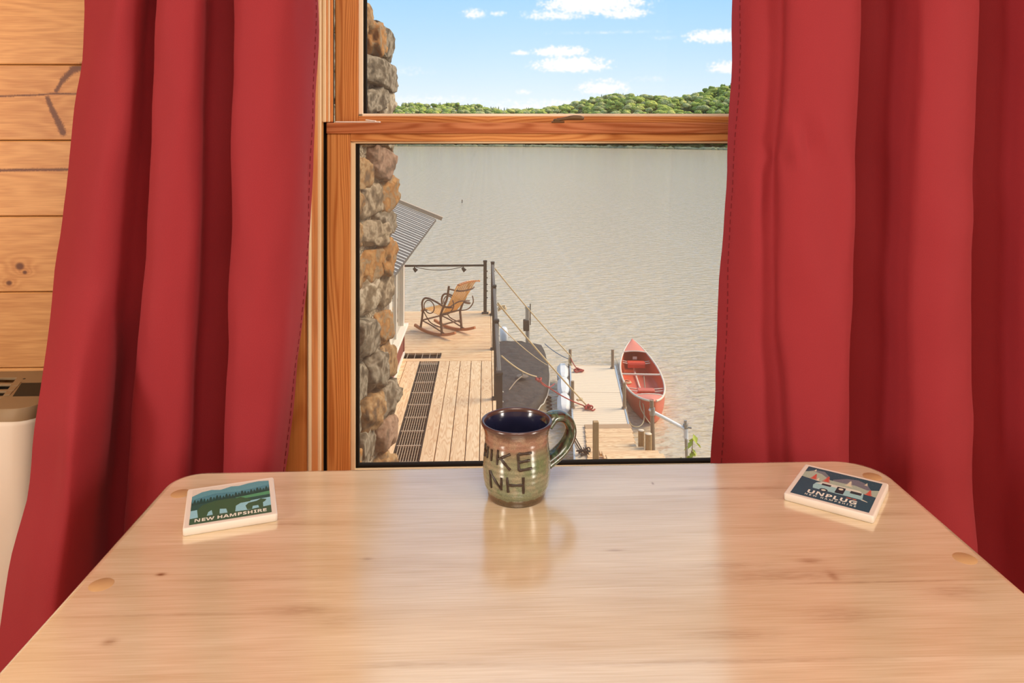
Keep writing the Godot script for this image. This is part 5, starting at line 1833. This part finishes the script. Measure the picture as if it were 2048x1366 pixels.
func canoe() -> void:
	var o := thing("canoe", "red canoe with pale gunwales moored beside the dock", "canoe")
	var red := mat("canoe_red", col(218, 98, 64), 0.4)
	var seat_m := mat("canoe_seat", col(222, 74, 46), 0.4)
	var pale := mat("canoe_gunwale", col(238, 216, 186), 0.4)
	# axis from the near stem to the far stem
	var A := P(3.19, 0, 14.72)
	var B := P(3.60, 0, 19.05)
	var ax := (B - A).normalized()
	var sd := Vector3(-ax.z, 0, ax.x)
	var L := A.distance_to(B)
	var base := -4.66
	var half := func(t: float) -> float: return 0.435 * pow(maxf(0.0, 1.0 - pow(absf(t * 2.0 - 1.0), 2.2)), 0.8)
	var sheer := func(t: float) -> float: return -4.215 + 0.19 * pow(absf(t * 2.0 - 1.0), 3.0)
	var hull := func(t: float, v: float, inset: float) -> Vector3:
		# v from -1 (left gunwale) over 0 (keel) to 1 (right gunwale)
		var w: float = maxf(0.0, half.call(t) - inset)
		var top: float = sheer.call(t)
		var s := absf(v)
		var keel: float = base + 0.30 * pow(absf(t * 2.0 - 1.0), 9.0) + inset
		var y := lerpf(keel, top, pow(s, 2.6))
		var x := w * signf(v) * (1.0 - pow(1.0 - s, 2.2)) * (1.0 + 0.05 * sin(s * PI))
		return A + ax * (L * (0.5 + (t - 0.5) * (0.965 + 0.035 * pow(s, 2.0)))) + sd * x + Vector3.UP * y
	var b := MB.new()
	var nu := 36
	var nv := 18
	b.smooth(true)
	for lay in 2:
		var ins := 0.012 * lay
		for i in nu:
			for j in nv:
				var t0 := float(i) / nu
				var t1 := (i + 1.0) / nu
				var v0 := -1.0 + 2.0 * j / nv
				var v1 := -1.0 + 2.0 * (j + 1.0) / nv
				var q := [hull.call(t0, v0, ins), hull.call(t1, v0, ins), hull.call(t1, v1, ins), hull.call(t0, v1, ins)]
				if lay == 1:
					# the floor inside lies just over the waterline outside
					for e in 4:
						q[e].y = maxf(q[e].y, WATER + 0.02)
				var mid: Vector3 = A + ax * L * (t0 + t1) * 0.5 + Vector3.UP * -4.25
				var out: Vector3 = (q[0] + q[2]) * 0.5 - mid
				out -= ax * out.dot(ax)
				b.quad(q[0], q[1], q[2], q[3], out if lay == 0 else -out)
	b.smooth(false)
	put("hull", b.done(), red, o)
	for v in [-1.0, 1.0]:
		var pts := []
		for i in 37:
			pts.append(hull.call(lerpf(0.02, 0.98, i / 36.0), v, 0.0) + Vector3.UP * 0.004)
		tubed("gunwale", pts, 0.021, pale, o, 8)
	# decks at both ends, with a curved pale edge
	for e in [[0.0, 0.15], [1.0, 0.84]]:
		var d := MB.new()
		var g := []
		for i in 9:
			var t: float = lerpf(e[0], e[1], i / 8.0)
			var row := []
			for j in 7:
				var k := -1.0 + j / 3.0
				var p: Vector3 = hull.call(t, 1.0, 0.0).lerp(hull.call(t, -1.0, 0.0), (k + 1.0) * 0.5)
				row.append(p + Vector3.UP * (0.012 + 0.03 * (1.0 - k * k)))
			g.append(row)
		d.sheet(g, Vector3.UP)
		var under := []
		for row in g:
			var u := []
			for p in row:
				u.append(p - Vector3(0, 0.012, 0))
			under.append(u)
		d.sheet(under, Vector3.DOWN)
		put("end_deck", d.done(), mat("canoe_deck", col(238, 136, 106), 0.45), o)
		var rim := []
		for j in 7:
			rim.append(g[8][j] + Vector3.UP * 0.004)
		tubed("deck_edge", rim, 0.016, pale, o, 6)
	# yoke, seats, keel pole
	tubed("yoke", [hull.call(0.52, -1.0, 0.0) + Vector3.DOWN * 0.01, hull.call(0.52, 1.0, 0.0) + Vector3.DOWN * 0.01], 0.024, pale, o, 8)
	for q in [[0.30, "front"], [0.775, "rear"]]:
		var t: float = q[0]
		var w: float = half.call(t)
		var c: Vector3 = A + ax * L * t + Vector3.UP * (-4.25 if t < 0.5 else -4.30)
		var s := MB.new()
		var wide := 0.36 if t < 0.5 else 0.42
		s.box(c, Vector3(wide, 0.045, 0.20), 0.016, Basis(sd, Vector3.UP, -ax))
		put("seat", s.done(), red if t < 0.5 else seat_m, o)
		var drop := MB.new()
		drop.box(c + ax * (0.10 if t < 0.5 else -0.1) + Vector3.DOWN * 0.05, Vector3(wide * 0.96, 0.09, 0.025), 0.008, Basis(sd, Vector3.UP, -ax))
		put("seat_lip", drop.done(), seat_m, o)
		for k in [-0.075, 0.075]:
			tubed("seat_bar", [c + ax * k - sd * (w - 0.02) + Vector3.UP * 0.02, c + ax * k - sd * wide * 0.48, c + ax * k + sd * wide * 0.48, c + ax * k + sd * (w - 0.02) + Vector3.UP * 0.02], 0.012, pale, o, 6)
	tubed("keel_pole", [A + ax * L * 0.16 + Vector3.UP * -4.48, A + ax * L * 0.5 + sd * -0.03 + Vector3.UP * -4.51, A + ax * L * 0.78 + sd * -0.04 + Vector3.UP * -4.50], 0.024, pale, o, 8)
	tubed("strut", [A + ax * L * 0.26 + Vector3.UP * -4.56, A + ax * L * 0.52 + sd * 0.06 + Vector3.UP * -4.25], 0.012, M.old_pipe, o, 6)
	tubed("strut", [A + ax * L * 0.79 + sd * -0.05 + Vector3.UP * -4.34, A + ax * L * 0.77 + sd * -0.04 + Vector3.UP * -4.56], 0.02, pale, o, 6)
	var lab := MB.new()
	lab.box(A + ax * L * 0.845 + Vector3.UP * -4.28, Vector3(0.10, 0.07, 0.004), 0.001, Basis(sd, Vector3.UP, -ax))
	put("plate", lab.done(), pale, o)
	# the painters: coiled inside, and looped to the dock leg
	var p := thing("canoe_rope", "thin pale rope looped from the canoe to the dock leg", "rope")
	tubed("rope", smoothed([P(2.66, -4.10, 14.74), P(2.72, -4.40, 14.66), P(2.86, -4.46, 14.60), P(3.0, -4.40, 14.72), P(3.06, -4.22, 15.0), P(3.04, -4.16, 15.2)], 6), 0.010, M.rope, p, 6)
	tubed("rope", smoothed([P(3.03, -4.16, 15.2), P(3.0, -4.25, 15.0), P(3.09, -4.40, 14.72), P(3.2, -4.50, 14.62)], 6), 0.010, M.rope, p, 6)
	var coil := thing("rope_coil", "small coil of pale rope lying inside the canoe", "rope")
	var cp := []
	for i in 40:
		var a := i * 0.62
		cp.append(P(3.16, -4.52, 17.35) + Vector3(cos(a) * (0.10 - i * 0.001), 0.004 * sin(i * 1.7) + i * 0.0008, sin(a) * (0.10 - i * 0.001)))
	tubed("coil", cp, 0.009, M.rope, coil, 5)
	tubed("tail", smoothed([P(3.17, -4.55, 17.42), P(3.05, -4.45, 17.6), P(3.04, -4.25, 17.9), P(3.02, -4.18, 18.1)], 5), 0.008, M.rope, coil, 5)


func covered_boat() -> void:
	var o := thing("covered_boat", "small boat under a dark tarpaulin, moored between the deck and the dock", "boat")
	var tarp := mat("tarpaulin", col(56, 50, 42), 0.75, ntex(151, 0.03, [col(200, 198, 194), col(255, 255, 255)], [0.3, 0.7]), Vector3(0.7, 0.7, 0.7))
	bump(tarp, 152, 0.02, 2.0)
	var hullm := mat("boat_hull", col(48, 44, 40), 0.35)
	var trim := mat("boat_trim", col(206, 196, 176), 0.4)
	# sections from the square stern (far) to the bow (near): depth, centre, half-beam, rim height, ridge height
	var secs := [[18.95, 0.62, 0.70, -4.10, -4.00], [18.2, 0.63, 0.74, -4.12, -3.98], [17.3, 0.62, 0.75, -4.15, -4.03], [16.4, 0.58, 0.70, -4.18, -4.05], [15.6, 0.53, 0.58, -4.18, -4.10], [15.0, 0.48, 0.42, -4.17, -4.12], [14.6, 0.44, 0.24, -4.15, -4.12], [14.35, 0.42, 0.04, -4.12, -4.11]]
	var n := noise(153, 1.0, 3)
	var cover := []
	var skirt_l := []
	var skirt_r := []
	var side_l := []
	var side_r := []
	for i in range(0, secs.size() * 3 - 2):
		var a = secs[i / 3]
		var b = secs[mini(i / 3 + 1, secs.size() - 1)]
		var t := (i % 3) / 3.0
		var s := []
		for k in 5:
			s.append(lerpf(a[k], b[k], t))
		var row := []
		for j in 13:
			var u := -1.0 + j / 6.0
			var y := lerpf(s[3], s[4], 1.0 - pow(absf(u), 1.6)) + 0.035 * n.get_noise_2d(s[0] * 2.0, u * 2.0)
			row.append(P(s[1] + u * (s[2] + 0.02), y, s[0]))
		cover.append(row)
		var wave := 0.05 + 0.05 * n.get_noise_2d(s[0] * 3.0, 40.0)
		skirt_l.append([row[0], row[0] + Vector3(-0.015, -0.12 - wave, 0)])
		skirt_r.append([row[12], row[12] + Vector3(0.015, -0.12 - wave, 0)])
		side_l.append([P(s[1] - s[2], s[3], s[0]), P(s[1] - s[2] * 0.9, s[3] - 0.28, s[0]), P(s[1] - s[2] * 0.6, WATER - 0.12, s[0])])
		side_r.append([P(s[1] + s[2], s[3], s[0]), P(s[1] + s[2] * 0.9, s[3] - 0.28, s[0]), P(s[1] + s[2] * 0.6, WATER - 0.12, s[0])])
	var c := MB.new()
	c.sheet(cover, Vector3.UP)
	c.sheet(skirt_l, Vector3.LEFT)
	c.sheet(skirt_r, Vector3.RIGHT)
	put("tarpaulin", c.done(), tarp, o)
	var h := MB.new()
	h.sheet(side_l, Vector3.LEFT)
	h.sheet(side_r, Vector3.RIGHT)
	h.quad(side_l[0][0], side_r[0][0], side_r[0][1], side_l[0][1], Vector3.FORWARD)
	h.quad(side_l[0][1], side_r[0][1], side_r[0][2], side_l[0][2], Vector3.FORWARD)
	put("hull", h.done(), hullm, o)
	var edge := []
	for i in skirt_r.size():
		edge.append(skirt_r[i][1] + Vector3(0.006, -0.01, 0))
	tubed("rub_rail", edge, 0.014, trim, o, 6)
	var el := []
	for i in range(12, skirt_l.size()):
		el.append(skirt_l[i][1] + Vector3(-0.006, -0.01, 0))
	tubed("rub_rail", el, 0.014, trim, o, 6)
	# support pole tip with its dish under the cover, and a strap
	var dish := MB.new()
	dish.lathe([Vector2(0.0001, 0.0), Vector2(0.10, 0.005), Vector2(0.13, 0.02), Vector2(0.12, 0.03), Vector2(0.06, 0.028), Vector2(0.018, 0.05), Vector2(0.018, 0.11), Vector2(0.0001, 0.115)], 20, P(0.756, -4.03, 16.27))
	put("vent_cap", dish.done(), mat("vent_brown", col(110, 92, 70), 0.5), o)
	tubed("tie", smoothed([P(0.74, -3.99, 16.2), P(0.6, -4.0, 15.9), P(0.45, -4.04, 15.5)], 4), 0.012, M.old_pipe, o, 6)
	# the outboard motor at the stern, and the pole beyond it
	var m := thing("outboard_motor", "white outboard motor behind the deck railing at the boat's stern", "motor", P(0.43, WATER, 19.2))
	var cowl := MB.new()
	cowl.ball(Vector3(0, 0.62, 0), Vector3(0.12, 0.24, 0.18), 0.0, null, 2, Basis.IDENTITY, 0.85)
	put("cowling", cowl.done(), M.white_plastic, m)
	tubed("leg", [Vector3(0, 0.45, 0), Vector3(0, -0.4, 0.02)], 0.05, M.black_steel, m, 8)
	var pm := thing("mooring_pole", "grey pole with a black box standing behind the covered boat", "pole", P(1.03, WATER, 19.3))
	tubed("pole", [Vector3(0, -0.5, 0), Vector3(-0.01, 1.29, 0)], 0.055, M.galvanised, pm, 10)
	boxp("box", Vector3(-0.115, 0.72, -0.09), Vector3(0.03, 0.98, 0.09), M.black_steel, pm, 0.012)
	tubed("antenna", [Vector3(0.06, 0.85, 0), Vector3(0.062, 1.38, 0)], 0.014, M.black_steel, pm, 6)
	tubed("bracket", [Vector3(-0.01, 1.0, 0), Vector3(0.062, 1.0, 0)], 0.016, M.black_steel, pm, 6)
	tubed("cap", [Vector3(-0.01, 1.27, 0), Vector3(-0.01, 1.31, 0)], 0.066, M.galvanised, pm, 10)


func knot(parent: Node, at: Vector3, r: float, m: Material, seed_: int) -> void:
	var g := RandomNumberGenerator.new()
	g.seed = seed_
	var pts := []
	for i in 16:
		pts.append(at + Vector3(g.randf_range(-1, 1), g.randf_range(-0.3, 0.5), g.randf_range(-1, 1)) * r)
	tubed("knot", smoothed(pts, 4), 0.014, m, parent, 5)


func ropes() -> void:
	var a := thing("mooring_rope", "upper pale rope slanting from the deck corner post to the far dock leg", "rope")
	tubed("line", arc(P(0.16, -1.43, 14.52), P(1.89, -3.93, 17.44), 0.04), 0.013, M.rope, a, 6)
	tubed("loop", smoothed([P(1.89, -3.93, 17.44), P(1.85, -4.0, 17.42), P(1.87, -4.12, 17.4), P(1.93, -4.05, 17.42), P(1.89, -3.94, 17.44)], 4), 0.013, M.rope, a, 6)
	knot(a, P(2.03, DOCK + 0.035, 17.0), 0.10, M.rope_red, 3)
	tubed("tail", smoothed([P(1.9, -4.0, 17.42), P(1.97, -4.1, 17.2), P(2.03, DOCK + 0.04, 17.0), P(2.1, DOCK + 0.02, 16.9)], 4), 0.012, M.rope_red, a, 6)
	var b := thing("mooring_rope", "long pale rope slanting from the middle railing post down to the dock planks", "rope")
	tubed("line", arc(P(0.18, -1.57, 12.28), P(1.93, DOCK + 0.02, 14.85), 0.03), 0.014, M.rope, b, 6)
	knot(b, P(1.93, DOCK + 0.035, 14.7), 0.09, M.rope_red, 5)
	knot(b, P(1.80, DOCK + 0.10, 14.93), 0.05, M.rope, 6)
	tubed("tail", smoothed([P(1.93, DOCK + 0.03, 14.7), P(2.0, DOCK + 0.02, 14.6), P(2.06, DOCK + 0.02, 14.66)], 4), 0.012, M.rope_red, b, 6)
	var c := thing("mooring_rope", "pale rope with a red knotted end hanging over the covered boat", "rope")
	tubed("line", arc(P(0.19, -1.75, 10.05), P(0.93, -3.42, 14.4), 0.05), 0.010, M.rope, c, 6)
	knot(c, P(0.98, -3.52, 14.5), 0.06, M.rope_red, 8)
	tubed("red_line", arc(P(0.98, -3.52, 14.5), P(1.86, DOCK + 0.04, 14.8), 0.05), 0.012, M.rope_red, c, 6)
	tubed("red_line", arc(P(0.98, -3.52, 14.5), P(1.45, -4.25, 16.5), 0.10), 0.011, M.rope_red, c, 6)
	var d := thing("bow_line", "thin pale line from the railing to the side of the tarpaulin", "rope")
	tubed("line", arc(P(0.18, -1.9, 12.28), P(1.36, -4.1, 17.3), 0.05), 0.008, M.rope, d, 5)
	var e := thing("blue_line", "thin blue-grey line from the covered boat to the far dock leg", "rope")
	tubed("line", arc(P(1.42, -4.05, 18.85), P(1.87, -4.02, 17.46), 0.04), 0.010, M.rope_blue, e, 5)
	var f := thing("rope_hank", "pale rope hank hanging on the railing over the boat", "rope")
	knot(f, P(0.30, -2.18, 14.5), 0.09, M.rope, 12)
	tubed("line", arc(P(0.12, -2.0, 14.5), P(0.30, -2.18, 14.5), 0.02), 0.012, M.rope, f, 5)
	var g := thing("rope_tangle", "tangle of dark rope lying beside the foot of the ramp", "rope")
	var t := RandomNumberGenerator.new()
	t.seed = 9
	var pts := []
	for i in 18:
		pts.append(P(1.60, DOCK + 0.03, 12.62) + Vector3(t.randf_range(-0.14, 0.10), t.randf_range(-0.01, 0.09), t.randf_range(-0.12, 0.08)))
	tubed("coils", smoothed(pts, 4), 0.011, M.rope_dark, g, 5)
	tubed("line", arc(P(1.46, DOCK + 0.02, 13.5), P(1.57, DOCK + 0.03, 12.65), 0.0), 0.010, M.rope_dark, g, 5)
	tubed("line", arc(P(1.50, DOCK + 0.02, 13.6), P(1.60, DOCK + 0.03, 12.65), 0.0), 0.010, M.rope_dark, g, 5)
	var h := thing("rope_reflection", "dark zigzag line standing in for rope reflections on the water between the boat and the floats", "rope")
	var w := []
	for i in 14:
		w.append(P(1.33 + 0.05 * (1.0 if i % 2 else -1.0) - 0.006 * i, WATER + 0.012, 16.6 - 0.11 * i))  # reflections of ropes in the water, modelled as a dark tube
	tubed("line", smoothed(w, 4), 0.013, M.rope_dark, h, 5)
